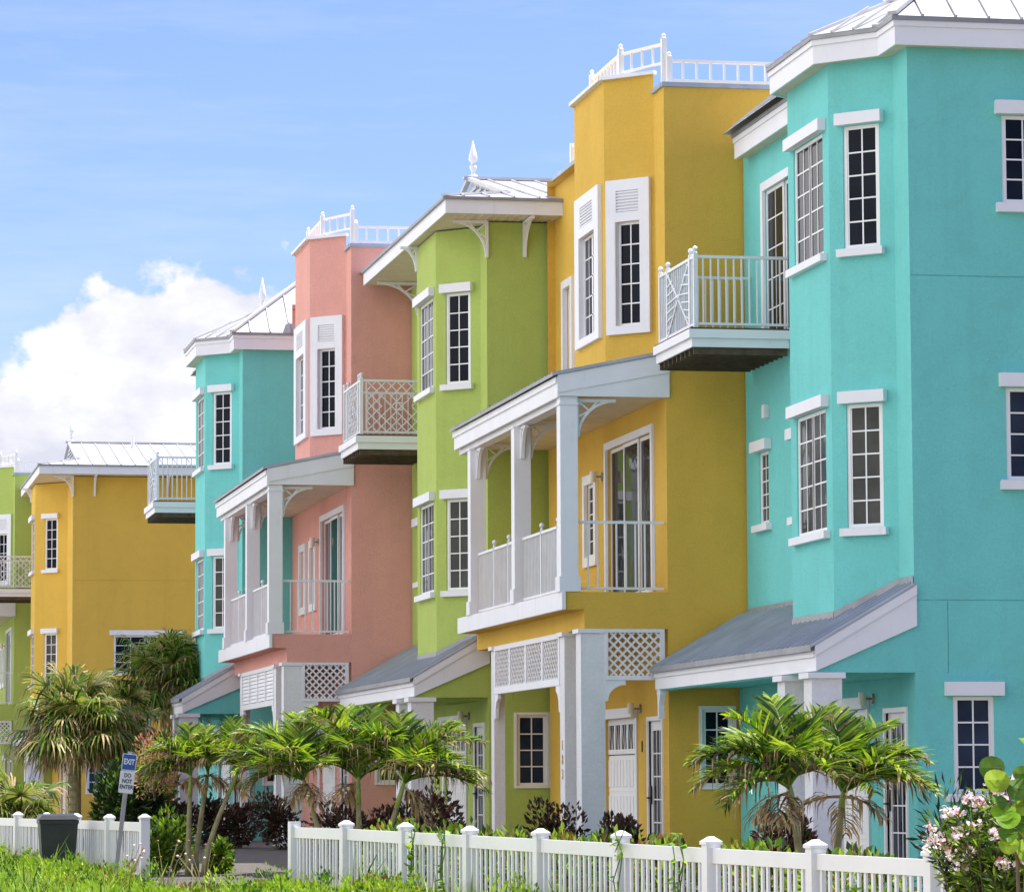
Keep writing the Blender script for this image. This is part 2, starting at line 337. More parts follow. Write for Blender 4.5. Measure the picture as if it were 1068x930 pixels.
def entry_level(H, E, wallmb_holes, fr):
    """front door, garage door, wall lamp on the ground-floor front wall (frame fr along +v)."""
    d = MB(E).use('wframe'); a0, a1, z0, z1 = .46, 1.46, -1.25, 1.02
    fr.box(d, a0, a0 + .14, z0, z1, -.06, -.03); fr.box(d, a1 - .14, a1, z0, z1, -.06, -.03); fr.box(d, a0 + .14, a1 - .14, z0, z0 + .22, -.06, -.03); fr.box(d, a0 + .14, a1 - .14, z1 - .16, z1, -.06, -.03)
    for c in (1, 2): x = a0 + .16 + (a1 - a0 - .32) * c / 3; fr.box(d, x - .010, x + .010, z0 + .22, z1 - .16, -.048, -.038)
    for r in range(1, 5): z = z0 + .22 + (z1 - z0 - .38) * r / 5; fr.box(d, a0 + .16, a1 - .16, z - .011, z + .011, -.0485, -.037)
    fr.box(d, a0 - .07, a0, z0, z1 + .07, -.03, .03); fr.box(d, a1, a1 + .07, z0, z1 + .07, -.03, .03); fr.box(d, a0, a1, z1, z1 + .07, -.03, .03)
    do = d.build('front_door', H)
    g = MB(E).use('glass'); g.poly([fr.P(a0 + .1, z0 + .1, -.05), fr.P(a1 - .1, z0 + .1, -.05), fr.P(a1 - .1, z1 - .1, -.05), fr.P(a0 + .1, z1 - .1, -.05)]); g.build('pane', do)
    h = MB(E).use('black'); fr.box(h, a1 - .10, a1 - .05, -.35, -.05, -.02, .0); fr.box(h, a1 - .085, a1 + .02, -.26, -.235, 0, .05); h.build('handle', do)
    g0, g1, gz0, gz1 = 2.42, 4.95, -1.38, 1.10
    q = MB(E).use('wframe'); rows = 4; hh = (gz1 - gz0) / rows; cols = 5
    fr.box(q, g0, g1, gz0, gz1 - hh, -.10, -.07)
    for r in range(3):
        for c in range(cols * 2):
            x0 = g0 + (g1 - g0) * (c + .10) / (cols * 2); x1 = g0 + (g1 - g0) * (c + .9) / (cols * 2); zz = gz0 + r * hh
            fr.box(q, x0, x1, zz + .08, zz + hh - .08, -.069, -.055)
    for r in range(rows): zz = gz0 + r * hh; fr.box(q, g0, g1, zz, zz + .015, -.072, -.06)
    fr.box(q, g0, g1, gz1 - hh, gz1 - hh + .10, -.10, -.06); fr.box(q, g0, g1, gz1 - .10, gz1, -.10, -.06)
    for c in range(cols + 1):
        x = g0 + (g1 - g0) * c / cols; fr.box(q, max(g0, x - .05), min(g1, x + .05), gz1 - hh + .1, gz1 - .10, -.09, -.065)
        if c < cols:      # sunburst ribs
            cx = x + (g1 - g0) / cols / 2; 
            for k in (-.16, 0, .16): flatbar(q, fr, fr.P(cx + k * .2, gz1 - hh + .1, -.078), fr.P(cx + k * 1.2, gz1 - .11, -.078), .016, .006)
    go = q.build('garage_door', H)
    g = MB(E).use('glass'); g.poly([fr.P(g0 + .05, gz1 - hh + .05, -.084), fr.P(g1 - .05, gz1 - hh + .05, -.084), fr.P(g1 - .05, gz1 - .05, -.084), fr.P(g0 + .05, gz1 - .05, -.084)]); g.build('pane', go)
    h = MB(E).use('white'); fr.box(h, g0 - .12, g1 + .12, gz1 + .005, gz1 + .17, .002, .12)
    fr.box(h, g0 - .12, g0 - .002, gz0, gz1, .002, .03); fr.box(h, g1 + .002, g1 + .12, gz0, gz1, .002, .03); h.build('door_trim', go)
    l = MB(E).use('lamp'); c = fr.P(2.08, 1.24, 0); n = fr.n
    l.tube([fr.P(2.08, 1.24, .0), fr.P(2.08, 1.24, .03)], [.075, .07], 12); l.bar(fr.P(2.08, 1.24, .03), fr.P(2.08, 1.24, .16), .03)
    lo = l.build('wall_lamp', H)
    l = MB(E).use('lampglass'); l.tube([fr.P(2.08, 1.15, .17), fr.P(2.08, 1.33, .17)], [.055, .055], 12); l.build('lamp_shade', lo)
    # house plate
    l = MB(E).use('black'); fr.box(l, 1.93, 1.99, .52, .70, .002, .015); l.build('door_number_plate', H)
DOORHOLES = [(.46, 1.46, -1.25, 1.02), (2.42, 4.95, -1.38, 1.10)]

def railing(mb, p, q, z0, z1, pitch=.124, w=.022, ends=True, rail=.045):
    p = Vector((p[0], p[1], 0)); q = Vector((q[0], q[1], 0)); L = (q - p).length; d = (q - p) / L
    mb.bar((p.x, p.y, z1 - rail / 2), (q.x, q.y, z1 - rail / 2), .05, rail); mb.bar((p.x, p.y, z0 + .03), (q.x, q.y, z0 + .03), .045, .04)
    n = max(1, round(L / pitch))
    for i in range(1, n):
        c = p + d * (L * i / n); mb.box(c.x - w / 2, c.x + w / 2, c.y - w / 2, c.y + w / 2, z0 + .05, z1 - rail)
def ballpost(mb, x, y, z0, z1, w=.06, ball=.05):
    mb.box(x - w / 2, x + w / 2, y - w / 2, y + w / 2, z0, z1)
    mb.tube([(x, y, z1), (x, y, z1 + .012), (x, y, z1 + .03), (x, y, z1 + .03 + ball * .4), (x, y, z1 + .03 + ball), (x, y, z1 + .03 + ball * 1.6), (x, y, z1 + .03 + ball * 2)], [w * .6, w * .6, w * .3, ball * .8, ball, ball * .75, .005], 10)
def finial(H, E, x, y, z, h=.76, s=1.0):
    mb = MB(E).use('white'); k = [0, .06, .10, .16, .24, .32, .36, .42, .48, .60, .8, 1.0]; r = [.10, .10, .04, .035, .07, .075, .035, .05, .095, .085, .045, .006]
    mb.tube([(x, y, z + h * a) for a in k], [b * s for b in r], 12); mb.build('roof_finial', H, True)

GZ = -1.45
# ------------------------------------------------------------------ type A: bay with headed windows, hip roof, balcony, lean-to porch
def house_a(name, label, col, X, Y, zo, eave, balc, P=9.85, vs=.70, p=.74, fl=2.25, ground_header=False, wide=False, lean=True, side_upper=True, D=-1.37):
    E = EYE + zo; G = -E - .3
    H = empty(name, (X, Y, 0)); tag(H, label, 'house', 'row of stepped pastel row houses')
    S = Fr((0, 0), (1, 0), (0, -1)); F = Fr((0, 0), (0, 1), (-1, 0)); top = 10.56
    W = MB(E).use(col)
    sh = [(-.0, 10.5, 7.045, 7.06, .012), (0, 10.5, 2.54, 2.555, .012)]
    sh = [(0.02, 10.48, 7.045, 7.06, .012), (0.02, 10.48, 2.54, 2.555, .012), (.53, 1.12, -.10, 1.22), (.47, .482, 1.55, 2.53, .012)]
    if side_upper: sh += [(1.36, 2.0, 4.22, 5.50), (1.36, 2.0, 8.1, 9.33)]
    if wide: sh += [(1.40, 3.6, 3.95, 5.18)]
    wall(W, S, 10.5, G, top, sh)
    wall(W, F, P, G, 1.62, DOORHOLES)
    wall(W, F, vs, 1.62, top)
    k = math.sqrt(.5); CH = Fr((0, vs), (-k, k), (-k, -k)); cl = p * math.sqrt(2)
    c0 = cl / 2 - .29; c1 = cl / 2 + .29
    wall(W, CH, cl, 1.5, top, [(c0, c1, 3.62, 5.36), (c0, c1, 7.58, 9.33)])
    FA = Fr((-p, vs + p), (0, 1), (-1, 0)); m = fl / 2; a0, a1 = m - .80, m + .80
    wall(W, FA, fl, 1.5, top, [(a0, a1, 3.62, 5.36), (a0, a1, 7.58, 9.33)])
    CL = Fr((-p, vs + p + fl), (k, k), (-k, k)); wall(W, CL, cl, 1.5, top)
    vL = vs + 2 * p + fl; FL = Fr((.15, vL - .15), (0, 1), (-1, 0)); o = vL - .15
    holes = [(8.42 - o, 9.0 - o, 4.20, 5.36)] if P > 9 else []
    sl = (6.3 - o, 8.45 - o, 7.13, 9.55); (holes.append(sl) if D > -2 else None)
    wall(W, FL, P - o, 1.62, top, holes)
    W.poly([(.15, P, G), (10.5, P, G), (10.5, P, top), (.15, P, top)]); W.poly([(10.5, 0, G), (10.5, P, G), (10.5, P, top), (10.5, 0, top)])
    W.poly([(-p, vs + p, 1.5), (-p, vs + p + fl, 1.5), (0, vL, 1.5), (0, vs, 1.5)])
    # gable infill and beam of the lean-to
    if lean:
        W.prism([(-1.21, .0, 1.55), (-.002, .0, 1.55), (-.002, 0, 2.4), (-1.21, 0, 1.78)], (0, .12, 0))
        W.box(-1.378, -1.212, .0, P - .03, 1.55, 1.60); W.prism([(-1.378, .0, 1.602), (-1.212, .0, 1.602), (-1.212, 0, 1.80), (-1.378, 0, 1.71)], (0, .12, 0))
    W.build('wall', H)
    window(H, E, CH, c0, c1, 3.62, 5.36, 2, 5, over=.08, glass='glassgrey'); window(H, E, CH, c0, c1, 7.58, 9.33, 2, 5, over=.08)
    window(H, E, FA, a0, a1, 3.62, 5.36, 2, 5, 2, over=.17); window(H, E, FA, a0, a1, 7.58, 9.33, 2, 5, 2, over=.17)
    window(H, E, S, .53, 1.12, -.10, 1.22, 2, 4, header=.19 if ground_header else 0, sill=0 if not ground_header else .11, over=.12, trim=0 if ground_header else .05)
    if side_upper: window(H, E, S, 1.36, 2.0, 4.22, 5.50, 2, 4, over=.1, header=.19, sill=.13); window(H, E, S, 1.36, 2.0, 8.1, 9.33, 2, 4, over=.1, header=.19, sill=.13)
    if wide: window(H, E, S, 1.40, 3.6, 3.95, 5.18, 2, 4, 2, over=.14)
    if P > 9: window(H, E, FL, 8.42 - o, 9.0 - o, 4.20, 5.36, 2, 5, header=.17, over=.2)
    hb = MB(E).use('white'); FL.box(hb, 5.9 - o, 6.95 - o, 5.38, 5.55, .002, .12); FL.box(hb, 5.9 - o, 6.95 - o, 4.05, 4.17, .002, .10); hb.build('window_trim', H)
    vb = MB(E).use('white'); FL.box(vb, 8.35 - o, 8.52 - o, 5.88, 6.09, .002, .08); FL.box(vb, 8.38 - o, 8.49 - o, 5.92, 6.05, .08, .09); vb.build('vent_cover', H)
    if D > -2: sliding_door(H, E, FL, *sl, panels=2, muntin=True)
    # ---- balcony
    b0, b1 = 6.98, 9.42
    bm = MB(E).use('white')
    bm.box(D - .13, .13, b0 - .10, b1 + .0, 6.97, 7.105); bm.box(D - .08, .12, b0 - .05, b1, 6.83, 6.969)
    bal = bm.build('balcony', H)
    dk = MB(E).use('wood'); dk.box(D - .10, .12, b0 - .07, b1, 7.107, 7.135)
    for i in range(9): v = b0 + .02 + i * .29; dk.box(D - .04, .10, v - .02, v + .02, 6.72, 6.828)
    dk.box(D - .05, .11, b0 - .02, b1, 6.829, 6.8295)
    dk.build('deck_joists', bal)
    rl = MB(E).use('rail'); zt = 8.28; zb = 7.17; nr = b0 + .02
    def rp(x, y): ballpost(rl, x, y, 7.136, zt + .03, .065, .045)
    rp(D, nr); rp(D, nr + .30); rp(D, b1 - .55); rp(D, b1 - .02)
    if balc == 'picket':
        railing(rl, (D, nr), (.12, nr), zb, zt); railing(rl, (D, nr), (D, nr + .30), zb, zt, .1); railing(rl, (D, b1 - .55), (D, b1), zb, zt, .11)
        railing(rl, (D, nr + .3), (D, b1 - .55), zb, zt, .14)
        ff = Fr((D, nr + .3), (0, 1), (-1, 0)); L = b1 - .55 - nr - .3; zm = (zt + zb) / 2
        for s1, s2 in ((0, 1), (1, 0)): flatbar(rl, ff, ff.P(L * s1, zb, .02), ff.P(L * .5, zm, .02), .03, .02); flatbar(rl, ff, ff.P(L * s1, zt - .03, .02), ff.P(L * .5, zm, .02), .03, .02)
        for i in range(1, 8):
            z = zb + (zt - zb) * i / 8; r = abs(z - zm) / (zt - zb) * 2 * (L / 2)
            flatbar(rl, ff, ff.P(0, z, .02), ff.P(L / 2 - r * 1.0 + .0, z + .06, .02), .02, .015) if r < L / 2 - .08 else None
            flatbar(rl, ff, ff.P(L, z, .02), ff.P(L / 2 + r, z + .06, .02), .02, .015) if r < L / 2 - .08 else None
    else:
        for (p0, dd, nn, L) in (((D, nr), (1, 0), (0, -1), .12 - D), ((D, nr + .3), (0, 1), (-1, 0), b1 - .85 - nr)):
            ff = Fr(p0, dd, nn); rl.bar(ff.P(0, zt - .02), ff.P(L, zt - .02), .05, .045); rl.bar(ff.P(0, zb + .02), ff.P(L, zb + .02), .045, .04)
            e0 = .09; ff.box(rl, e0, e0 + .025, zb, zt, -.01, .01); ff.box(rl, L - .1, L - .075, zb, zt, -.01, .01)
            w0, w1 = e0 + .02, L - .1; q = MB(); st = .21; t = .002; H2 = zt - zb - .06; zz = zb + .04
            for sg in (1, -1):
                x = w0 - H2; i = 0
                while x < w1:
                    lo = max(0, w0 - x); hi = min(H2, w1 - x)
                    if hi - lo > .05:
                        # broken runs give the chinese-lattice look
                        segs = [(lo, hi)] if i % 3 != 1 else [(lo, lo + (hi - lo) * .38), (lo + (hi - lo) * .62, hi)]
                        for s0, s1 in segs:
                            A = (x + s0, zz + s0) if sg == 1 else (x + s0, zz + H2 - s0); B = (x + s1, zz + s1) if sg == 1 else (x + s1, zz + H2 - s1)
                            flatbar(rl, ff, ff.P(A[0], A[1], t * sg), ff.P(B[0], B[1], t * sg), .021, .014)
                    x += st; i += 1
            cx, cz = (w0 + w1) / 2 + .05, zz + H2 / 2
            for a, b in (((-1, -1), (1, -1)), ((1, -1), (1, 1)), ((1, 1), (-1, 1)), ((-1, 1), (-1, -1))): flatbar(rl, ff, ff.P(cx + a[0] * .07, cz + a[1] * .07, .012), ff.P(cx + b[0] * .07, cz + b[1] * .07, .012), .025, .014)
        railing(rl, (D, nr), (D, nr + .3), zb, zt, .1); railing(rl, (D, b1 - .55), (D, b1), zb, zt, .11)
    railing(rl, (D, b1 - .03), (.12, b1 - .03), zb, zt)
    rl.build('balcony_railing', bal)
    # ---- roof
    if eave == 'rect':
        zt_ = 10.83; zb_ = 10.575; u0 = -.95 if p < 1 else -1.2; v0 = -.92; vE = P - .35
        f = MB(E).use('white'); f.box(u0, 10.9, v0, v0 + .04, zb_, zt_); f.box(u0, u0 + .04, v0 + .041, vE, zb_, zt_); f.box(u0 + .05, 10.9, v0 + .05, v0 + .07, zb_ + .14, zt_)
        fo = f.build('fascia', H)
        s = MB(E).use('soffit'); s.box(u0 + .04, 10.9, v0 + .041, vE, zb_ + .012, zb_ + .03)
        x = u0 + .1
        while x < 4: s.box(x, x + .012, v0 + .05, -.005, zb_ + .0, zb_ + .0115); x += .16
        s.build('soffit', fo)
        e = MB(E).use('edge'); e.box(u0 - .04, 10.9, v0 - .05, v0 + .0, zt_ + .0, zt_ + .055); e.box(u0 - .05, u0 + .0, v0 + .001, vE, zt_, zt_ + .055); e.build('drip_edge', fo)
        z0 = zt_ + .057; ru = .55 if p < 1 else .25; vm = P / 2 - .42; zr = 12.1; sl_ = (zr - z0) / (vm - v0); zm = z0 + (ru - u0) * sl_; va = v0 + (ru - u0); vb_ = vE + 0 - (ru - u0)
        r = MB(E).use('roofwhite'); a = u0 - .04; b = v0 - .05
        r.poly([(a, b, z0), (10.9, b, z0), (10.9, vm, zr), (ru, vm, zr), (ru, va, zm)]); r.poly([(a, b, z0), (ru, va, zm), (ru, 2 * vm - va, zm), (a, 2 * vm - b, z0)])
        r.poly([(ru, va, zm), (ru, vm, zr), (ru, 2 * vm - va, zm)]); r.poly([(10.9, 2 * vm - b, z0), (a, 2 * vm - b, z0), (ru, 2 * vm - va, zm), (ru, vm, zr), (10.9, vm, zr)])
        r.bar((a, b, z0 + .02), (ru, va, zm + .02), .12, .04); r.bar((ru - .2, vm, zr + .03), (10.9, vm, zr + .03), .16, .06)
        r.bar((ru - .08, va - .1, zm), (ru - .08, vm, zr + .02), .10, .07); r.bar((ru - .08, 2 * vm - va + .1, zm), (ru - .08, vm, zr + .02), .10, .07)
        x = u0 + .35
        while x < 10.5:
            y1, z1 = (vm, zr) if x > ru else (b + (x - a), z0 + (x - a) * sl_)
            r.bar((x, b, z0 + .015), (x, y1, z1 + .015), .03, .035); x += .48
        ro = r.build('roof', H)
        gl = MB(E).use('metal'); gl.poly([(ru - .02, va + .9, zm + .08), (ru - .02, vm, zr - .14), (ru - .02, 2 * vm - va - .9, zm + .08)])
        for i in range(6): z = zm + .12 + i * .12; hw = (zr - .14 - z) / (zr - .14 - zm - .08) * (vm - va - .9); gl.box(ru - .06, ru - .03, vm - hw, vm + hw, z, z + .05) if hw > .1 else None
        gl.build('gable_vent', ro); finial(H, E, ru - .0, vm, zr + .04)
        vp = MB(E).use('white'); vp.tube([(2.3, vm - 1.2, zr - .45), (2.3, vm - 1.2, zr - .2), (2.3, vm - 1.2, zr + .12)], [.14, .07, .06], 10); vp.build('vent_pipe', ro)
        bracket(H, E, (.73, -.002, zb_ - .0), (0, -1), .85, .68, fancy=False); bracket(H, E, (.02, -.05, zb_ - .0), (-1, 0), .68, .70, th=.03)
        bracket(H, E, (.15, P - 1.0, zb_), (-1, 0), .9, .7, th=.03); bracket(H, E, (3.2, -.002, zb_), (0, -1), .85, .68, fancy=False)
        bracket(H, E, (-p, vs + p + fl - .1, zb_), (-1, 0), .2 + p * .0 + .15, .5, th=.03)
    else:
        zb_, zt_ = 10.24, 10.58; q = .24; t = q * math.tan(math.pi / 8)
        def ring(q):
            t = q * math.tan(math.pi / 8)
            return [(10.9, -q), (-q, -q), (-q, vs + .0 - t), (-p - q, vs + p - t), (-p - q, vs + p + fl + t), (.15 - q, vL + .15 - q * .2), (.15 - q, P - .35)]
        A, B = ring(q), ring(q - .035)
        f = MB(E).use('white')
        for i in range(len(A) - 1):
            f.hexa([(*A[i], zb_), (*A[i + 1], zb_), (*B[i + 1], zb_), (*B[i], zb_), (*A[i], zt_), (*A[i + 1], zt_), (*B[i + 1], zt_), (*B[i], zt_)])
        for i in range(len(A) - 1):
            Q = ring(q + .025); f.hexa([(*Q[i], zt_ - .08), (*Q[i + 1], zt_ - .08), (*A[i + 1], zt_ - .08), (*A[i], zt_ - .08), (*Q[i], zt_), (*Q[i + 1], zt_), (*A[i + 1], zt_), (*A[i], zt_)])
        fo = f.build('fascia', H)
        s = MB(E).use('soffit'); s.poly([(x, y, zb_ + .02) for x, y in B + [(10.9, P - .35)]]); s.build('soffit', fo)
        Q = ring(q + .05); Q2 = ring(q - .02); e = MB(E).use('edge')
        for i in range(len(A) - 1):
            e.hexa([(*Q[i], zt_ + .001), (*Q[i + 1], zt_ + .001), (*Q2[i + 1], zt_ + .001), (*Q2[i], zt_ + .001), (*Q[i], zt_ + .06), (*Q[i + 1], zt_ + .06), (*Q2[i + 1], zt_ + .06), (*Q2[i], zt_ + .06)])
        e.build('drip_edge', fo)
        z0 = zt_ + .062; r = MB(E).use('roofwhite'); q = q + .05; sl_ = .80; rise = 1.78; k_ = rise / sl_
        u0, v0, v1 = -q, -q, P - .35; zt2 = z0 + rise
        r.poly([(u0, v0, z0), (10.9, v0, z0), (10.9, v0 + k_, zt2), (u0 + k_, v0 + k_, zt2)]); r.poly([(u0, v0, z0), (u0 + k_, v0 + k_, zt2), (u0 + k_, v1 - k_, zt2), (u0, v1, z0)])
        r.poly([(u0 + k_, v0 + k_, zt2), (10.9, v0 + k_, zt2), (10.9, v1 - k_, zt2), (u0 + k_, v1 - k_, zt2)]); r.poly([(u0, v1, z0), (u0 + k_, v1 - k_, zt2), (10.9, v1 - k_, zt2), (10.9, v1, z0)])
        r.bar((u0, v0, z0 + .03), (u0 + k_, v0 + k_, zt2 + .03), .14, .05)
        x = u0 + .45
        while x < 10.5:
            kk = min(k_, x - u0); r.bar((x, v0, z0 + .015), (x, v0 + kk, z0 + kk * sl_ + .015), .03, .035); x += .48
        x = v0 + .45
        while x < v1 - .3:
            kk = min(k_, x - v0, v1 - x); r.bar((u0, x, z0 + .015), (u0 + kk, x, z0 + kk * sl_ + .015), .03, .035); x += .48
        Rg = ring(q); ap = (1.35, vs + p + fl / 2, z0 + 1.15); pts = [Rg[2], Rg[3], Rg[4], Rg[5]]
        for a, b in zip(pts, pts[1:]): r.poly([(*a, z0 + .003), (*b, z0 + .003), ap])
        for a in pts[:3]: r.bar((a[0], a[1], z0 + .02), (ap[0], ap[1], ap[2] + .02), .08, .04)
        for i in range(1, 5): tt = i / 5; a, b = pts[1], pts[2]; r.bar((a[0] + (b[0] - a[0]) * tt, a[1] + (b[1] - a[1]) * tt, z0 + .02), (a[0] + (ap[0] - a[0]) * .8, a[1] + (b[1] - a[1]) * tt * .6 + .45, z0 + .95), .03, .03)
        for i in range(1, 3): tt = i / 3; a, b = pts[0], pts[1]; r.bar((a[0] + (b[0] - a[0]) * tt, a[1] + (b[1] - a[1]) * tt, z0 + .02), (a[0] + (b[0] - a[0]) * tt + .7, a[1] + (b[1] - a[1]) * tt + .5, z0 + .5), .03, .03)
        r.build('roof', H); finial(H, E, 1.0, 4.3, z0 + 1.0, .95)
    # ---- lean-to porch
    if lean:
        f = MB(E).use('white'); f.box(-1.42, -1.38, -.0, P - .04, 1.57, 1.905)
        f.prism([(-1.42, -.002, 1.57), (.02, -.002, 2.19), (.02, -.002, 2.715), (-1.42, -.002, 1.85)], (0, -.045, 0))
        f.prism([(-1.44, -.048, 1.77), (.02, -.048, 2.62), (.02, -.048, 2.755), (-1.44, -.048, 1.915)], (0, -.02, 0))
        f.box(-1.445, -1.421, 0, P - .04, 1.76, 1.85); po = f.build('porch_fascia', H)
        r = MB(E).use('metal'); a0_ = (-1.50, 1.885); a1_ = (-.01, 2.745); r.use('metal')
        r.prism([(a0_[0], -.08, a0_[1]), (a1_[0], -.08, a1_[1]), (a1_[0], -.08, a1_[1] + .03), (a0_[0], -.08, a0_[1] + .03)], (0, P + .04, 0))
        r.poly([(a1_[0], vL, a1_[1] + .029), (.145, vL, a1_[1] + .09), (.145, P - .02, a1_[1] + .09), (a1_[0], P - .02, a1_[1] + .029)])
        x = .12
        while x < P - .05: r.bar((a0_[0], x, a0_[1] + .035), (a1_[0], x, a1_[1] + .035), .035, .055); x += .28
        r.use('edge'); r.box(a0_[0] - .01, a0_[0] + .0, -.08, P - .04, a0_[1] - .045, a0_[1] + .04)
        sl2 = (a1_[1] - a0_[1]) / (a1_[0] - a0_[0])
        def zr_(u): return a0_[1] + .03 + (u - a0_[0]) * sl2
        r.use('flashg')
        for (A_, B_) in (((0, 0), (0, vs)), ((0, vs), (-p, vs + p)), ((-p, vs + p), (-p, vs + p + fl)), ((-p, vs + p + fl), (0, vL)), ((.13, vL), (.13, P - .03))):
            n_ = Vector((B_[1] - A_[1], -(B_[0] - A_[0]), 0)).normalized() * -.015; n2 = n_ * 5
            za, zb2 = zr_(min(A_[0], 0)), zr_(min(B_[0], 0)); a = Vector((*A_, 0)) + n_; b = Vector((*B_, 0)) + n_
            r.poly([(a.x, a.y, za - .02), (b.x, b.y, zb2 - .02), (b.x, b.y, zb2 + .10), (a.x, a.y, za + .10)])
        r.build('porch_roof', po)
        s = MB(E).use(col); s.box(-1.2, -.003, .13, P - .04, 1.60, 1.62); s.build('porch_ceiling', po)
        for v0, v1 in ((.0, .43), (1.42, 1.85)):
            c = MB(E).use('colwhite'); c.box(-1.47, -1.04, v0 + .02, v1, G, 1.47); c.use('white'); c.box(-1.53, -1.0, v0 - .03, v1 + .05, 1.471, 1.55); c.box(-1.50, -1.02, v0, v1 + .02, -1.5, -1.2); c.build('porch_column', H)
        c = MB(E).use('white'); c.box(-1.40, -1.30, P - .30, P - .06, 1.48, 1.568); c.prism([(-1.40, P - .30, 1.479), (-1.40, P - .1, 1.479), (-1.40, P - .12, 1.10), (-1.40, P - .2, 1.10), (-1.40, P - .21, 1.32)], (.09, 0, 0)); c.build('porch_bracket', H)
        entry_level(H, E, None, F)
    return H

# ------------------------------------------------------------------ type B: flat parapet, surround windows, two-storey porch, roof railing
def house_b(name, label, col, X, Y, zo, panel, P=9.85, digits=None):
    E = EYE + zo; G = -E - .3
    H = empty(name, (X, Y, 0)); tag(H, label, 'house', 'row of stepped pastel row houses')
    S = Fr((0, 0), (1, 0), (0, -1)); F = Fr((0, 0), (0, 1), (-1, 0)); top = 11.42; vs, p, fl = .74, .70, 2.46
    k = math.sqrt(.5); cl = p * math.sqrt(2); W = MB(E).use(col)
    wall(W, S, 10.5, G, top, [(.55, 1.07, -.06, 1.19)])
    wall(W, F, P, G, 6.9, DOORHOLES + [(1.02, 4.55, 3.16, 5.80), (5.55, 6.33, 4.02, 5.32), (7.30, 8.08, 4.02, 5.32)])
    btop = 11.76; wall(W, F, vs, 6.9, top)
    CH = Fr((0, vs), (-k, k), (-k, -k)); m = cl / 2
    wall(W, CH, cl, 6.5, btop, [(m - .25, m + .25, 7.58, 9.33)])
    FA = Fr((-p, vs + p), (0, 1), (-1, 0)); a = fl / 2 - .05
    wall(W, FA, fl, 6.5, btop, [(a - .64, a + .64, 7.58, 9.33)])
    CL = Fr((-p, vs + p + fl), (k, k), (-k, k)); wall(W, CL, cl, 6.5, btop)
    vL = vs + 2 * p + fl; FL = Fr((.15, vL - .15), (0, 1), (-1, 0)); o = vL - .15
    wall(W, FL, P - o, 6.9, top, [(8.08 - o, 8.74 - o, 7.15, 9.2)])
    W.poly([(0, 0, top - .12), (10.5, 0, top - .12), (10.5, P, top - .12), (0, P, top - .12)])
    W.poly([(-p, vs + p, btop - .1), (-p, vs + p + fl, btop - .1), (0, vL, btop - .1), (0, vs, btop - .1)]); W.poly([(0, vs, top - .2), (0, vL, top - .2), (0, vL, btop), (0, vs, btop)])
    W.poly([(0, P, G), (10.5, P, G), (10.5, P, top), (0, P, top)]); W.poly([(10.5, 0, G), (10.5, P, G), (10.5, P, top), (10.5, 0, top)])
    # projecting floor band (stucco) under the upper porch
    W.box(-1.70, -.002, 0, P - .03, 2.80, 3.085); W.box(-1.39, -.002, 0, P - .03, 2.49, 2.799)
    W.build('wall', H)
    surround_window(H, E, CH, m - .43, m + .43, 7.44, 10.04, m - .25, m + .25, 7.58, 9.33, 2, 5)
    surround_window(H, E, FA, a - .98, a + .98, 7.44, 10.04, a - .64, a + .64, 7.58, 9.33, 2, 5, 2)
    window(H, E, FL, 8.08 - o, 8.74 - o, 7.15, 9.2, 2, 6, header=0, sill=0, trim=.15, tp=.09)
    window(H, E, S, .55, 1.07, -.06, 1.19, 2, 4, header=0, sill=0, trim=.05)
    window(H, E, F, 5.55, 6.33, 4.02, 5.32, 2, 5, header=0, sill=0, trim=.17, tp=.06); window(H, E, F, 7.30, 8.08, 4.02, 5.32, 2, 5, header=0, sill=0, trim=.17, tp=.06)
    sliding_door(H, E, F, 1.02, 4.55, 3.16, 5.80, panels=3, muntin=False, glass='blind' if panel == 'louver' else 'glass', T=.13)
    l = MB(E).use('lamp'); l.tube([F.P(5.0, 5.38, 0), F.P(5.0, 5.38, .03)], [.08, .07], 12); l.bar(F.P(5.0, 5.38, .03), F.P(5.0, 5.38, .15), .03); lo = l.build('wall_lamp', H)
    l = MB(E).use('lampglass'); l.tube([F.P(5.0, 5.28, .17), F.P(5.0, 5.47, .17)], [.06, .06], 12); l.build('lamp_shade', lo)
    l = MB(E).use('lampglass'); S.box(l, 1.22, 1.30, 1.10, 1.32, .002, .12); l.build('side_lamp', H)
    entry_level(H, E, None, F)
    # parapet coping + railings
    c = MB(E).use('flash'); c.box(-.04, 10.5, -.05, .06, top, top + .075); c.box(-.05, .06, .061, vs - .01, top, top + .075); c.box(.10, .22, vL, P, top, top + .075)
    c.use('white'); q = .045
    pts = [(0 + .02, vs - q), (-p - q * .4, vs + p - q * .9), (-p - q, vs + p), (-p - q, vs + p + fl), (0, vL + q)]
    for A_, B_ in zip(pts, pts[1:]): c.bar((*A_, btop + .03), (*B_, btop + .03), .10, .06)
    co = c.build('parapet_coping', H)
    r = MB(E).use('vinyl'); zt = 12.20; zb = 11.83
    tr = [(.06, .22), (-.45, 1.22), (-.45, 3.55), (.1, 4.5)]
    for i, (x, y) in enumerate(tr): r.box(x - .045, x + .045, y - .045, y + .045, 11.5 if i in (0, 3) else 11.79, zt + .07); r.tube([(x, y, zt + .07), (x, y, zt + .09), (x, y, zt + .13), (x, y, zt + .16)], [.055, .03, .04, .005], 8)
    for A_, B_ in zip(tr, tr[1:]): railing(r, A_, B_, zb, zt, .26, .035, rail=.05)
    sp = [(.12, .10), (3.4, .10), (6.7, .10), (10.3, .10)]; zt = 11.90
    for x, y in sp: r.box(x - .045, x + .045, y - .045, y + .045, top - .1, zt + .05); r.tube([(x, y, zt + .05), (x, y, zt + .07), (x, y, zt + .10), (x, y, zt + .13)], [.055, .03, .04, .005], 8)
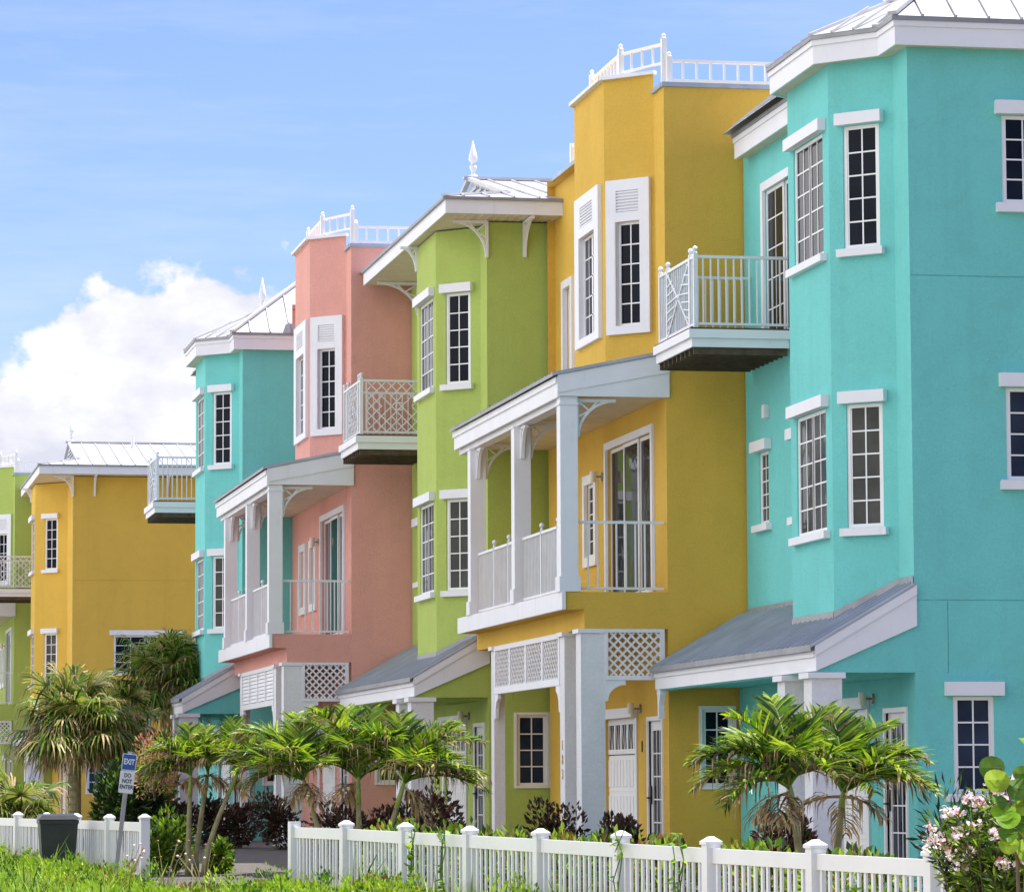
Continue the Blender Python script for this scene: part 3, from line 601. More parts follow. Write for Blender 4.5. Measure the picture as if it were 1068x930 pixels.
    for A_, B_ in zip(sp, sp[1:]): railing(r, A_, B_, 11.52, zt, .235, .035, rail=.05)
    lp = [(.25, vL + .1), (.25, P - 1.2)]
    for x, y in lp: r.box(x - .045, x + .045, y - .045, y + .045, top - .1, zt + .05)
    railing(r, lp[0], lp[1], 11.52, zt, .235, .035, rail=.05)
    r.build('roof_railing', H)
    # ---- upper porch
    f = MB(E).use('white'); f.box(-1.765, -1.703, -.035, P - .05, 2.80, 3.09); f.build('porch_floor_fascia', H)
    f = MB(E).use('white'); f.box(-1.82, -1.76, -.02, P - .05, 6.25, 6.58); f.box(-1.85, -1.821, -.02, P - .05, 6.48, 6.58)
    f.box(-1.72, -1.50, .03, P - .05, 6.16, 6.27)
    f.prism([(-1.80, -.004, 6.27), (.05, -.004, 6.27), (.05, -.004, 6.93), (-1.80, -.004, 6.56)], (0, -.035, 0)); f.prism([(-1.82, -.04, 6.32), (.05, -.04, 6.68), (.05, -.04, 6.99), (-1.82, -.04, 6.61)], (0, -.02, 0))
    fo = f.build('porch_fascia', H)
    r = MB(E).use('metal'); r.prism([(-1.90, -.09, 6.60), (-.01, -.09, 6.985), (-.01, -.09, 7.02), (-1.90, -.09, 6.635)], (0, P + .04, 0))
    x = .15
    while x < P - .1: r.bar((-1.88, x, 6.65), (-.02, x, 7.03), .035, .05); x += .3
    r.use('flash'); r.box(-.012, .11, .02, vs, 6.99, 7.09); r.use('edge'); r.box(-1.91, -1.901, -.09, P - .05, 6.585, 6.64)
    r.build('porch_roof', fo)
    s = MB(E).use('soffit'); s.box(-1.75, -.004, .0, P - .04, 6.275, 6.30); s.build('porch_ceiling', fo)
    for i, v in enumerate((.01, 4.02, 8.35)):
        c = MB(E).use('white'); c.box(-1.77, -1.48, v, v + .29, 3.34, 6.158 if i else 6.268); c.box(-1.80, -1.45, v - .03, v + .32, 3.09, 3.339); c.box(-1.79, -1.46, v - .02, v + .31, 6.13, 6.158)
        po = c.build('porch_post', H)
        bracket(po, E, (-1.48, v + .145, 6.24), (1, 0), .66, .63); bracket(po, E, (-1.625, v + .29, 6.15), (0, 1), .42, .55)
        if i: bracket(po, E, (-1.625, v, 6.15), (0, -1), .42, .55)
    r = MB(E).use('rail')
    zt, zb = 4.22, 3.12
    for A_, B_, ps in ((.33, 3.99, (.94, 2.35)), (4.34, 8.32, (5.32, 6.74))):
        railing(r, (-1.62, A_), (-1.62, B_), zb, zt, .125)
        for v in ps: ballpost(r, -1.62, v, zb, zt + .03, .05, .045)
    railing(r, (-1.45, .14), (-.03, .14), zb, zt + .03, .15, .024)
    r.build('porch_railing', H)
    # ---- ground porch
    for i, (v0, v1) in enumerate(((.0, .40), (1.33, 1.73), (7.75, 8.05))):
        c = MB(E).use('colwhite'); u1 = -1.05 if i < 2 else -1.25; c.box(-1.45, u1, v0 + .01, v1, G, 2.42)
        c.use('white'); c.box(-1.50, u1 + .0, v0 - .02, v1 + .04, 2.421, 2.488); c.box(-1.48, u1 + .03, v0 - .01, v1 + .03, -1.5, -1.22); co = c.build('porch_column', H)
        if i == 1 and digits:
            for j, ch in enumerate(digits):
                mt = Matrix.Translation((-1.452, v0 + .20, .62 - j * .24 + E)) @ Matrix(((0, 0, -1, 0), (-1, 0, 0, 0), (0, 1, 0, 0), (0, 0, 0, 1)))
                text_mesh('house_digit', ch, .23, 'brass', co, mt, .004, .006)
    l = MB(E).use('white'); fs = Fr((-1.05, .03), (1, 0), (0, -1)); L = .99
    fs.box(l, 0, L, 2.43, 2.487, -.04, .04); fs.box(l, 0, L, 1.66, 1.73, -.04, .04); fs.box(l, 0, .05, 1.731, 2.429, -.04, .04); fs.box(l, L - .07, L, 1.731, 2.429, -.04, .04)
    lattice(l, fs, .05, L - .07, 1.731, 2.429, 0, .105, .034)
    pts = [fs.P(0, 1.658, 0)] + [fs.P(.0 + .34 * (1 - math.sin(t * math.pi / 2 / 8)) + .0, 1.60 - .28 * (1 - math.cos(t * math.pi / 2 / 8)), 0) for t in range(9)]
    # arched corner piece
    arc = [(0, 1.658), (0, 1.32), (.05, 1.32)] + [(.05 + .29 * (1 - math.cos(t * math.pi / 16)), 1.34 + .24 * math.sin(t * math.pi / 16)) for t in range(9)] + [(.34, 1.658)]
    l.prism([fs.P(a_, z_, .02) for a_, z_ in arc], (0, .04, 0))
    l.build('lattice_panel', H)
    l = MB(E).use('white'); ff = Fr((-1.42, 1.74), (0, 1), (-1, 0)); L = 6.0
    ff.box(l, 0, L, 2.40, 2.487, -.04, .04); ff.box(l, 0, L, 1.62, 1.74, -.04, .04)
    n = 4; ww = L / n
    for i in range(n + 1): x = min(max(i * ww, .06), L - .06); ff.box(l, x - .06, x + .06, 1.741, 2.399, -.038, .038)
    for i in range(n):
        a0, a1 = i * ww + .06, (i + 1) * ww - .06
        if panel == 'lattice': lattice(l, ff, a0, a1, 1.741, 2.399, 0, .105, .034)
        else:
            for j in range(8): z = 1.76 + j * .082; l.hexa([ff.P(a0, z, -.02), ff.P(a1, z, -.02), ff.P(a1, z, .02), ff.P(a0, z, .02), ff.P(a0, z + .075, -.035), ff.P(a1, z + .075, -.035), ff.P(a1, z + .075, .0), ff.P(a0, z + .075, .0)])
    l.build('lattice_panel' if panel == 'lattice' else 'louver_panel', H)
    for a_, sg in ((0.0, 1), (L, -1)):
        c = MB(E).use('white'); pr = [(0, 1.618), (0, 1.18), (.10, 1.18), (.12, 1.36), (.2, 1.47), (.34, 1.53), (.34, 1.618)]
        c.prism([ff.P(a_ + sg * x, z, .03) for x, z in pr], (.06, 0, 0)); c.build('porch_bracket', H)
    return H

XF = {'c': 15.116, 'y': 13.938, 'g': 12.794, 'p': 11.638, 'c2': 10.437}
house_a('row_house', 'turquoise house at the near right end with picket balcony beside the nearest yellow wall', 'teal', XF['c'], 50, 0, 'bay', 'picket', ground_header=True)
house_b('row_house', 'tall yellow house with roof railing between the green and the near turquoise house', 'yellow', XF['y'], 59.9, .07, 'lattice', digits='183')
house_a('row_house', 'lime green house with wide bracketed eave and finial between pink and tall yellow house', 'green', XF['g'], 69.9, .14, 'rect', 'lattice', side_upper=False)
house_b('row_house', 'salmon pink house with roof railing and louvred porch panels', 'pink', XF['p'], 79.8, .185, 'louver')
house_a('row_house', 'farther turquoise house with white metal roof left of the pink house', 'teal', XF['c2'], 89.6, .23, 'bay', 'picket', side_upper=False)
house_a('row_house', 'distant yellow house with white metal hip roof and wide double window behind palms', 'yellow', 9.15, 128, 0, 'rect', 'lattice', vs=2.5, p=1.05, fl=2.1, wide=True, side_upper=False, D=-2.4)
house_b('row_house', 'green house at the far left end beyond the distant yellow house', 'green', 7.75, 137.9, 0, 'lattice')

# ------------------------------------------------------------------ ground
def sheet(name, pts, z, mat, label=None):
    mb = MB().use(mat); mb.poly([(x, y, z) for x, y in pts]); o = mb.build(name); o['kind'] = 'structure'; return o
FX = lambda y: 13.0 - .138 * y            # fence line
sheet('ground', [(-900, -300), (900, -300), (900, 1500), (-900, 1500)], 0, 'dirt')
sheet('bounce_sheet', [(-400, -200), (-15, -200), (-22, 400), (-400, 400)], .004, 'bounce_sand')  # unseen pale sheet, added to bounce sunlight onto the house fronts
sheet('lane', [(FX(20) + 2.0, 20), (FX(20) + 4.6, 20), (FX(60) + 5.0, 60), (FX(60) + 1.1, 60), (FX(57) - .2, 57.2), (2.0, 57.5), (2.0, 49.5), (FX(48.4), 49.2), (FX(45) + 2.0, 46)], .006, 'asphalt')
mb = MB().use('asphalt'); st_ = [(60, .008), (62, .01), (69, .11), (76, .21), (127, .21)]
for (ya, za), (yb, zb) in zip(st_, st_[1:]):
    xa, xb = max(4.2, FX(ya) + 1.0), max(4.2, FX(yb) + 1.0); mb.poly([(xa, ya, za), (12.5, ya, za), (12.5, yb, zb), (xb, yb, zb)]); mb.poly([(xa, ya, za), (xb, yb, zb), (xb - 1.5, yb, 0), (xa - 1.5, ya, 0)])
o = mb.build('driveway'); o['kind'] = 'structure'
sheet('road', [(-9, -60), (-2.6, -60), (-6.0, 200), (-13, 200)], .004, 'asphalt')
sheet('sidewalk', [(-1.4, -60), (.2, -60), (1.0 - 2.2, 200), (-.6 - 2.2 - 1.4, 200)], .008, 'concrete')
for i, (X, Y) in enumerate(((XF['c'], 50), (XF['y'], 59.9), (XF['g'], 69.9), (XF['p'], 79.8), (XF['c2'], 89.6))):
    mb = MB().use('concrete'); mb.box(X - 2.9, X - .01, Y + .0, Y + 9.8, -.1, .05); o = mb.build('porch_slab'); o['kind'] = 'structure'

# ------------------------------------------------------------------ fence
FD = Vector((-.138, 1, 0)).normalized()
tops = lambda y: EYE + (-.473 if y < 30 else -.473 + (y - 30) * .0060 if y < 46 else -.377)
def fence(name, label, ys, ydir_end_small=None):
    y0 = ys[0]; root = empty(name, (FX(y0), y0, 0)); tag(root, label, 'fence')
    n = Vector((FD.y, -FD.x, 0))
    def loc(y, a=0): return Vector((FX(y) - FX(y0), y - y0, 0)) + n * a
    ang = math.atan2(FD.x, FD.y)
    for i, y in enumerate(ys):
        mb = MB().use('vinyl'); c = loc(y) + n * random.uniform(-.012, .012); t = tops(y) + random.uniform(-.012, .012); w = .068
        def sq(h, z): return [(c + FD * a * h + n * b * h) + Vector((0, 0, z)) for a, b in ((-1, -1), (1, -1), (1, 1), (-1, 1))]
        mb.hexa(sq(w, -.1) + sq(w, t - .075))
        if y != ydir_end_small:
            mb.hexa(sq(w + .014, t - .074) + sq(w + .014, t - .045)); mb.hexa(sq(w + .014, t - .0449) + sq(w * .55, t - .012)); mb.hexa(sq(w * .55, t - .0119) + sq(w * .35, t + .0))
        else: mb.hexa(sq(w, t - .074) + sq(w, t - .05))
        mb.build('post', root)
    for ya, yb in zip(ys, ys[1:]):
        mb = MB().use('vinyl'); a = loc(ya) + FD * .07; b = loc(yb) - FD * .07; ta, tb = tops(ya) - .17, tops(yb) - .17
        def rail(za, zb_, w, h): mb.hexa([a - n * w + Vector((0, 0, za - h)), b - n * w + Vector((0, 0, zb_ - h)), b + n * w + Vector((0, 0, zb_ - h)), a + n * w + Vector((0, 0, za - h)), a - n * w + Vector((0, 0, za)), b - n * w + Vector((0, 0, zb_)), b + n * w + Vector((0, 0, zb_)), a + n * w + Vector((0, 0, za))])
        rail(ta + .055, tb + .055, .024, .135); rail(.17, .17, .024, .09)
        L = (b - a).length; k = max(2, round(L / .155))
        for j in range(k):
            c = a + (b - a) * ((j + .5) / k); t = ta + (tb - ta) * (j + .5) / k - .078; jx = random.uniform(-.006, .006); c = c + FD * random.uniform(-.008, .008)
            p = [c + FD * s * .0215 + n * (q * .011 + jx) for s, q in ((-1, -1), (1, -1), (1, 1), (-1, 1))]
            mb.hexa([q + Vector((0, 0, .168)) for q in p] + [q + Vector((0, 0, t)) for q in p])
        mb.build('picket_panel', root)
fence('picket_fence', 'long white picket fence running along the front gardens to the right edge', [29.2 + 2.4 * i for i in range(-5, 9)], 48.4)
fence('picket_fence', 'short white picket fence left of the driveway behind the exit sign', [56.8 + 2.4 * i for i in range(0, 6)])

# ------------------------------------------------------------------ foliage helpers
def ribbon(mb, pts, wid, side):
    """tapered flat ribbon through pts; side vector gives width direction"""
    for i in range(len(pts) - 1):
        w0 = wid * (1 - (i / (len(pts) - 1)) ** 2) * (.55 if i == 0 else 1); w1 = wid * (1 - ((i + 1) / (len(pts) - 1)) ** 2)
        a, b = pts[i], pts[i + 1]
        if w1 < .001: mb.poly([a - side * w0, a + side * w0, b])
        else: mb.poly([a - side * w0, a + side * w0, b + side * w1, b - side * w1])
def rnd(a, b): return random.uniform(a, b)
def feather_frond(parent, base, az, elev, L, droop, mats, leaf=.42, npair=34, deadp=.12, name='frond', wl=.0185, vee=.5):
    mb = MB(); mb.use(mats[0]); pts = []; d = Vector((math.cos(az) * math.cos(elev), math.sin(az) * math.cos(elev), math.sin(elev))); p = Vector(base); n = 12
    e = elev; pts = [p.copy()]
    for i in range(n):
        t = (i + 1) / n; e = elev - droop * t ** 1.25; d = Vector((math.cos(az) * math.cos(e), math.sin(az) * math.cos(e), math.sin(e))); p = p + d * (L / n); pts.append(p.copy())
    mb.tube(pts, [.020 * (1 - .85 * i / n) for i in range(n + 1)], 5, False)
    side0 = Vector((-math.sin(az), math.cos(az), 0))
    for k in range(npair):
        t = .14 + .86 * (k + .5) / npair; f = t * n; i = min(n - 1, int(f)); q = pts[i].lerp(pts[i + 1], f - i); dd = (pts[i + 1] - pts[i]).normalized(); upv = side0.cross(dd).normalized() * (1 if side0.cross(dd).z > 0 else -1)
        ll = leaf * (.45 + .55 * math.sin(math.pi * min(1, .12 + t * .95)) ** .7) * (1 if t < .85 else .75) * rnd(.85, 1.1)
        for sg in (1, -1):
            dead = random.random() < deadp + (.25 * deadp if t > .8 else 0)
            mb.use(random.choice(mats[2]) if dead else random.choice([mats[0], mats[0], mats[1], 'leafD', 'leafD' if t < .4 else mats[1]]))
            out = (dd * (.55 + .5 * t) + side0 * sg * 1.0 + upv * (vee + rnd(-.38, .3)) + dd * rnd(-.15, .2)).normalized(); a = q; s1 = out * ll
            g = Vector((0, 0, -1)); sag = ((.10 + .35 * random.random() ** 3) if not dead else .7) * ll * rnd(.7, 1.4)
            ps = [a, a + s1 * .4 + g * sag * .08, a + s1 * .75 + g * sag * .45, a + s1 * (1.0 if not dead else .8) + g * sag * 1.0]
            sd = dd * .8 + upv * .5; sd = (sd - out * sd.dot(out)).normalized()
            ribbon(mb, ps, wl * rnd(.8, 1.15), sd)
    return mb.build(name, parent)
def feather_palm(x, y, z, h, lean, laz, fr, label, L=1.15, rad=.045, group=None, shaft=.5, seed=0, deadn=5, deadp=.17, mats=('leafA', 'leafB', ('dead', 'dead2'))):
    random.seed(seed); root = empty('palm_tree', (x, y, z)); tag(root, label, 'palm tree', group)
    n = 7; top = Vector((math.cos(laz) * lean, math.sin(laz) * lean, h)); pts = [Vector((top.x * (i / n) ** 1.5, top.y * (i / n) ** 1.5, h * i / n)) for i in range(n + 1)]
    t = MB().use('trunkp'); t.tube(pts, [rad * (1.25 - .5 * i / n) for i in range(n + 1)], 9); t.build('trunk', root, True)
    d = (pts[-1] - pts[-2]).normalized(); cs = MB().use('crownshaft'); cs.tube([top, top + d * shaft * .4, top + d * shaft], [rad * .85, rad * .8, rad * .35], 9); cs.build('crownshaft', root, True); top = top + d * shaft * .8
    fr = list(fr) + [(az + rnd(-28, 28), el + rnd(-18, 14), l * rnd(.75, .95), dr + rnd(-10, 15)) for az, el, l, dr in fr[::2] + fr[1:4:2]]
    for i, (az, el, l, dr) in enumerate(fr): feather_frond(root, top + d * rnd(-.05, .04), R(az), R(min(84, el + 13)), l * L, R(dr * .86), mats, deadp=deadp, leaf=.42 * L, npair=int(44 * L))
    for i in range(deadn): feather_frond(root, top - d * .08, rnd(0, 6.28), R(rnd(-35, 5)), L * rnd(.35, .6), R(rnd(30, 60)), ('dead', 'leafD', ('dead', 'dead2', 'dead')), deadp=.85, leaf=.30 * L, npair=15, name='dead_frond')
    return root
def fan_palm(x, y, h, label, R0=.95, seed=1, nf=46, nd=60, spread=1.0, group=None):
    random.seed(seed); root = empty('fan_palm', (x, y, 0)); tag(root, label, 'palm tree', group)
    t = MB().use('trunkp'); t.tube([(0, 0, -.1), (.03, 0, h * .5), (0, 0, h)], [.17, .14, .15], 12)
    for i in range(14): z = h * .1 + i * h * .06; t.tube([(0, 0, z), (0, 0, z + .03)], [.165, .15], 10)
    t.build('trunk', root)
    def fans(n, elr, mats, rr, droop, nm):
        mb = MB()
        for i in range(n):
            az = rnd(0, 2 * math.pi); el = R(rnd(*elr)); l = rr * rnd(.3, .95); d = Vector((math.cos(az) * math.cos(el), math.sin(az) * math.cos(el), math.sin(el))); c = Vector((0, 0, h + rnd(-.15, .25))); hub = c + d * l + Vector((0, 0, -.12 * l))
            mb.use(mats[0]); mb.tube([c, hub], [.018, .012], 4, False)
            s = Vector((-math.sin(az), math.cos(az), 0)); u = s.cross(d).normalized(); fl_ = rr * rnd(.55, .8)
            for k in range(24):
                a = R(-125 + 250 * k / 23); o = d * math.cos(a) + s * math.sin(a) + u * .15; o.normalize(); mb.use(random.choice(mats)); ln = fl_ * (1 - .25 * abs(a) / R(125)) * rnd(.85, 1.1)
                g = Vector((0, 0, -1)) * ln * droop * rnd(.6, 1.4); sd = (d * -math.sin(a) + s * math.cos(a)).normalized()
                ribbon(mb, [hub, hub + o * ln * .5 + g * .05, hub + o * ln * .8 + g * .4, hub + o * ln * .95 + g], .027 * rnd(.7, 1.3), sd)
        mb.build(nm, root)
    fans(nf, (-12, 80), ['fanA', 'fanB', 'fanB', 'leafD', 'leafA', 'dead', 'fanA'], R0, .50, 'crown'); fans(nd, (-32, 14), ['dead', 'dead2', 'dead', 'dead', 'leafD', 'fanB', 'dead'], R0 * .72, .55, 'dead_skirt')
    return root
def shrub(name, x, y, z, rx, ry, h, n, leaf, mats, label, cat='shrub', group=None, seed=3, wid=.4, up=.3, parent=None, stems=5, hollow=.45):
    random.seed(seed); root = empty(name, (x, y, z)); tag(root, label, cat, group)
    st = MB().use('bark')
    for i in range(stems): a = rnd(0, 6.28); r = rnd(.3, .8); st.tube([(0, 0, -.05), (math.cos(a) * rx * r * .4, math.sin(a) * ry * r * .4, h * .4), (math.cos(a) * rx * r, math.sin(a) * ry * r, h * .8)], [.014, .010, .004], 5, False)
    st.build('stem', root)
    mb = MB(); lobes = [(rnd(-.55, .55), rnd(-.55, .55), rnd(.35, .75), rnd(.35, .6)) for _ in range(9)]
    for i in range(n):
        lx, ly, lz, lr = random.choice(lobes); v = Vector((random.gauss(0, 1), random.gauss(0, 1), random.gauss(0, 1))).normalized(); r = lr * rnd(hollow, 1) ** .5
        p = Vector(((lx + v.x * r) * rx, (ly + v.y * r) * ry, max(.03, (lz + v.z * r * .8) * h)))
        d = (v + Vector((rnd(-.6, .6), rnd(-.6, .6), rnd(-.2, .6) + up))).normalized(); s = d.cross(Vector((rnd(-1, 1), rnd(-1, 1), rnd(-1, 1)))).normalized()
        l = leaf * rnd(.6, 1.25); w = l * wid * .5; mb.use(random.choice(mats)); nn = d.cross(s); m_ = p + d * l * .5 + nn * l * .08
        mb.poly([p, m_ - s * w, p + d * l, m_ + s * w])
    mb.build('foliage', root); return root

# ---- feather palms
cl = 'slender palms in front of the row'
feather_palm(10.35, 38.3, 0, 1.25, .12, 2.9, [(178, 40, 1.1, 95), (150, 20, 1.0, 85), (95, 75, 1.05, 60), (200, 62, 1.0, 75), (20, 70, .95, 60), (260, 45, .95, 95), (215, 15, .95, 80), (120, 50, 1.0, 85), (290, 30, .9, 90), (60, 40, 1.0, 80)], 'palm stem with arching fronds in front of the yellow side wall, behind the fence', L=1.08, shaft=.25, seed=11, group=cl, deadn=3)
feather_palm(10.82, 38.9, 0, 1.2, .12, .3, [(0, 42, 1.0, 95), (-25, 20, 1.0, 80), (30, 60, 1.0, 75), (90, 75, 1.0, 60), (160, 65, .95, 70), (250, 50, .95, 95), (-60, 35, 1.0, 95), (60, 40, 1.0, 85), (10, 15, 1.05, 65), (130, 50, .9, 80)], 'palm stem with browned fronds in front of the turquoise porch column', L=1.05, shaft=.25, seed=12, group=cl, deadn=3)
feather_palm(7.3, 52.2, 0, 1.2, .25, 3.0, [(180, 35, 1.25, 85), (200, 22, 1.1, 70), (160, 55, 1.2, 90), (90, 70, 1.1, 70), (240, 45, 1.0, 90), (280, 30, 1.0, 80), (120, 40, 1.1, 90), (20, 60, 1.0, 80), (170, 30, .9, 70)], 'leftmost stem of the middle palm clump, fronds reaching left over the driveway', seed=21, group=cl, deadn=3, L=1.05)
feather_palm(7.75, 52.4, 0, 1.2, .1, 1.5, [(180, 60, 1.1, 80), (150, 40, 1.1, 90), (0, 62, 1.1, 80), (60, 70, 1.0, 60), (100, 80, 1.0, 60), (250, 50, 1.0, 95), (300, 55, 1.0, 90), (215, 65, 1.15, 80), (30, 40, 1.0, 85)], 'upright middle stem of the middle palm clump', seed=22, group=cl, deadn=2)
feather_palm(7.95, 51.9, 0, 1.15, .25, .1, [(0, 48, 1.2, 85), (-20, 22, 1.1, 75), (20, 65, 1.1, 85), (50, 40, 1.1, 90), (-50, 40, 1.05, 95), (90, 75, 1.0, 60), (150, 62, 1.0, 80), (270, 40, 1.0, 95), (5, 5, 1.1, 60), (-35, 60, 1.1, 80)], 'rightmost stem of the middle palm clump beside the white fence post', seed=23, group=cl, deadn=2, L=1.1)
feather_palm(6.38, 62.4, 0, 1.30, .03, 0, [(180, 45, 1.0, 95), (165, 25, 1.0, 95), (90, 78, 1.0, 50), (210, 60, 1.0, 80), (0, 65, .9, 75), (260, 45, 1.0, 90), (190, 15, 1.15, 75), (130, 50, 1.0, 85), (320, 50, .9, 85)], 'straight left stem of the three palms beside the driveway', seed=31, group=cl, L=.92, deadn=2, deadp=.22)
feather_palm(6.53, 62.6, 0, 1.35, .15, .2, [(0, 60, .9, 80), (90, 75, 1.0, 60), (180, 60, .9, 80), (270, 50, 1.0, 90), (220, 40, .9, 90), (60, 45, .95, 85)], 'middle stem of the three palms beside the driveway', seed=32, group=cl, L=.92, deadn=4, deadp=.3)
feather_palm(6.63, 62.3, 0, 1.33, .40, .05, [(0, 45, 1.15, 85), (-20, 62, 1.1, 80), (30, 60, 1.0, 80), (95, 80, 1.1, 50), (170, 65, 1.1, 80), (240, 50, 1.0, 90), (10, 20, 1.1, 70), (60, 40, 1.0, 85), (300, 40, 1.0, 85), (130, 55, 1.0, 80)], 'leaning right stem of the three palms beside the driveway', seed=33, group=cl, L=.92, deadn=2, deadp=.15)
# ---- fan palms at the back
fan_palm(6.35, 88, 2.75, 'shaggy fan palm with dead skirt at the left in front of the distant yellow house', 1.35, 41, 75, 60)
fan_palm(9.0, 93, 3.9, 'taller fan palm rising beside the farther turquoise house', 1.35, 42, 75, 60)
fan_palm(7.6, 90, 2.75, 'small dry fan palm filling the gap between the two shaggy fan palms', 1.0, 44, 30, 60)
fan_palm(4.9, 84, .6, 'low green fan palm at the far left edge behind the fence', 1.1, 43, 30, 14)

# ---- crotons and shrubs
def at(px, py, Y):   # world point seen at photo pixel (px,py) at distance Y (used only to read positions off the photograph)
    t = (px + 214.5) / 3937; return (t / math.sqrt(1) * 1.0) * Y
lane_z = lambda y: .2 * min(1, max(0, (y - 62) / 14))
MR = ['maroon', 'maroon', 'maroon', 'maroon2', 'shrubd']
i = 0
for (px, Y, h, r, lab) in ((243, 78, .90, .40, 'round maroon bush beside the driveway, left one of the driveway pair'), (282, 76, .95, .44, 'round maroon bush beside the driveway, next to the fence end'), (178, 78, .80, .5, 'maroon bush in front of the far porch column'), (212, 79, .85, .4, 'maroon bush behind the three palm stems'),
                           (403, 60, 1.25, .5, 'maroon bush at the foot of the pink house column'), (350, 60, 1.15, .5, 'maroon bush behind the middle palm clump'), (448, 57, 1.2, .4, 'maroon bush in front of the green garage door'), (580, 57.5, 1.0, .42, 'maroon croton below the green house window'), (640, 56.5, .8, .32, 'small maroon croton at the foot of the yellow house column'), (655, 56, .8, .25, 'thin maroon croton left of the yellow front door'), (830, 46, .95, .4, 'brown croton behind the near palm stems')):
    shrub('croton_bush', at(px, 0, Y), Y, lane_z(Y) if px < 300 else 0, r * 1.15, r * 1.15, h * 1.1, 1500, .11, MR, lab, 'bush', 'maroon bushes planted along the row', seed=60 + i, wid=.5, up=.15); i += 1
SG = ['shrub', 'shrub2', 'shrub2', 'shrub', 'shrubr', 'shrubd']
k = 0
where = ['behind the fence just right of the near end post', 'behind the fence below the turquoise porch', 'right of the near palm stems', 'left of the near palm stems', 'below the yellow side wall', 'below the yellow front door', 'beside the small croton', 'below the yellow column', 'under the green house window', 'left of the green house window', 'in front of the green front door', 'behind the fence right of the middle palms', 'behind the middle palm stems', 'left of the middle palm stems']
for y, hh, off, w in [q for q in ((30.5, .95, 1.1, .5), (34.0, .92, 1.3, .6), (35.8, .85, 1.2, .5), (38.6, .88, 1.2, .5), (41.0, 1.0, 1.2, .55), (44.0, 1.05, 1.1, .4), (42.6, .95, 1.2, .5), (46.0, .98, 1.1, .6), (48.0, .98, 1.3, .6), (50.2, 1.0, 1.4, .6), (52.5, 1.05, 1.5, .6), (54.6, 1.0, 1.8, .6), (56.5, .95, 1.9, .6), (59.0, .95, 2.0, .6)) if q[0] < 48.5]:
    shrub('hedge_shrub', FX(y) + off, y, 0, w * .9, 1.1, hh * .92, 1300, .11, SG, 'low green and rusty garden shrub ' + where[k], 'shrub', 'low garden shrubs behind the white fence', seed=90 + k, wid=.5); k += 1
for x, y, rx, h, lab in ((6.28, 63.6, .36, .95, 'leafy green shrub at the base of the three palms, left side'), (7.02, 63.3, .20, .5, 'green shrub right of the three palm bases'), (5.95, 62.9, .3, .8, 'low green shrub right behind the short fence end post')):
    shrub('hedge_shrub', x, y, 0, rx, .6, h, 1500, .11, ['shrub', 'shrub2', 'shrubd', 'shrub'], lab, 'shrub', 'shrubs around the three palms', seed=130 + k, wid=.5); k += 1
shrub('broadleaf_shrub', 6.75, 78, 0, .75, .9, 1.85, 3800, .16, ['shrubd', 'shrubd', 'shrub', 'shrubd'], 'large dark glossy shrub behind the exit sign', 'shrub', seed=140, wid=.55)
shrub('broadleaf_shrub', 7.75, 82, 0, .5, .5, 2.2, 1500, .15, ['shrubd', 'shrub', 'shrubr'], 'tall shrub between the far porch columns', 'shrub', seed=141, wid=.55)
b = shrub('flowering_shrub', 7.1, 76, 1.25, .5, .6, 1.35, 1200, .10, ['bud', 'dead', 'shrubr', 'shrub2'], 'pink blossom shrub showing above the palms left of the far porch', 'shrub', seed=142)
# grey-green oleander against the turquoise wall, right
shrub('oleander_bush', 11.12, 35.2, 0, .42, .4, 1.3, 1000, .17, ['shrubd', 'shrub', 'shrubd'], 'dark narrow leaved bush under the turquoise ground floor window', 'bush', seed=150, wid=.16)

# ---- flowering oleander over the fence at the right
def oleander():
    random.seed(160); x, y = 8.92, 27.3; root = empty('oleander_bush', (x, y, 0)); tag(root, 'pink flowering oleander bush in front of the fence at the right edge', 'bush')
    st = MB().use('bark'); lf = MB(); fl = MB()
    tips = []
    for i in range(120):
        a = rnd(0, 6.28); r = rnd(.1, 1) ** .6; tx, ty = math.cos(a) * r * .58, math.sin(a) * r * .8; tz = 1.42 - .45 * r * r + rnd(-.28, .12)
        b0 = Vector((rnd(-.15, .15), rnd(-.2, .2), .0)); m_ = Vector((tx * .6 + rnd(-.08, .08), ty * .6, tz * .5)); e = Vector((tx, ty, tz)); st.tube([b0, m_, e], [.012, .008, .004], 5, False); tips.append((m_, e))
        for k in range(48):
            t = rnd(.15, 1); p = m_.lerp(e, t); d = Vector((rnd(-1, 1), rnd(-1, 1), rnd(-.3, 1.1))).normalized(); s = d.cross(Vector((rnd(-1, 1), rnd(-1, 1), rnd(-1, 1)))).normalized(); l = rnd(.08, .14); w = l * .09
            lf.use(random.choice(['shrubd', 'shrub', 'shrub', 'shrub2', 'shrubd'])); lf.poly([p, p + d * l * .5 - s * w, p + d * l, p + d * l * .5 + s * w])
    for m_, e in tips:
        if e.z < .72 or random.random() < .40: continue
        for k in range(random.randint(8, 18)):
            c = e + Vector((rnd(-.055, .055), rnd(-.055, .055), rnd(-.01, .07))); nrm = Vector((rnd(-.8, .5), rnd(-1, .1), rnd(.0, 1))).normalized(); u = nrm.cross(Vector((0, 0, 1))).normalized(); v = nrm.cross(u); r = rnd(.016, .026)
            fl.use('flower' if random.random() < .78 else 'bud')
            for q in range(5):
                t = q * 1.2566; d = u * math.cos(t) + v * math.sin(t); s = u * -math.sin(t) + v * math.cos(t); fl.poly([c, c + d * r * .7 - s * r * .42, c + d * r + nrm * .004, c + d * r * .7 + s * r * .42])
    st.build('stem', root); lf.build('foliage', root); fl.build('blossoms', root)
oleander()
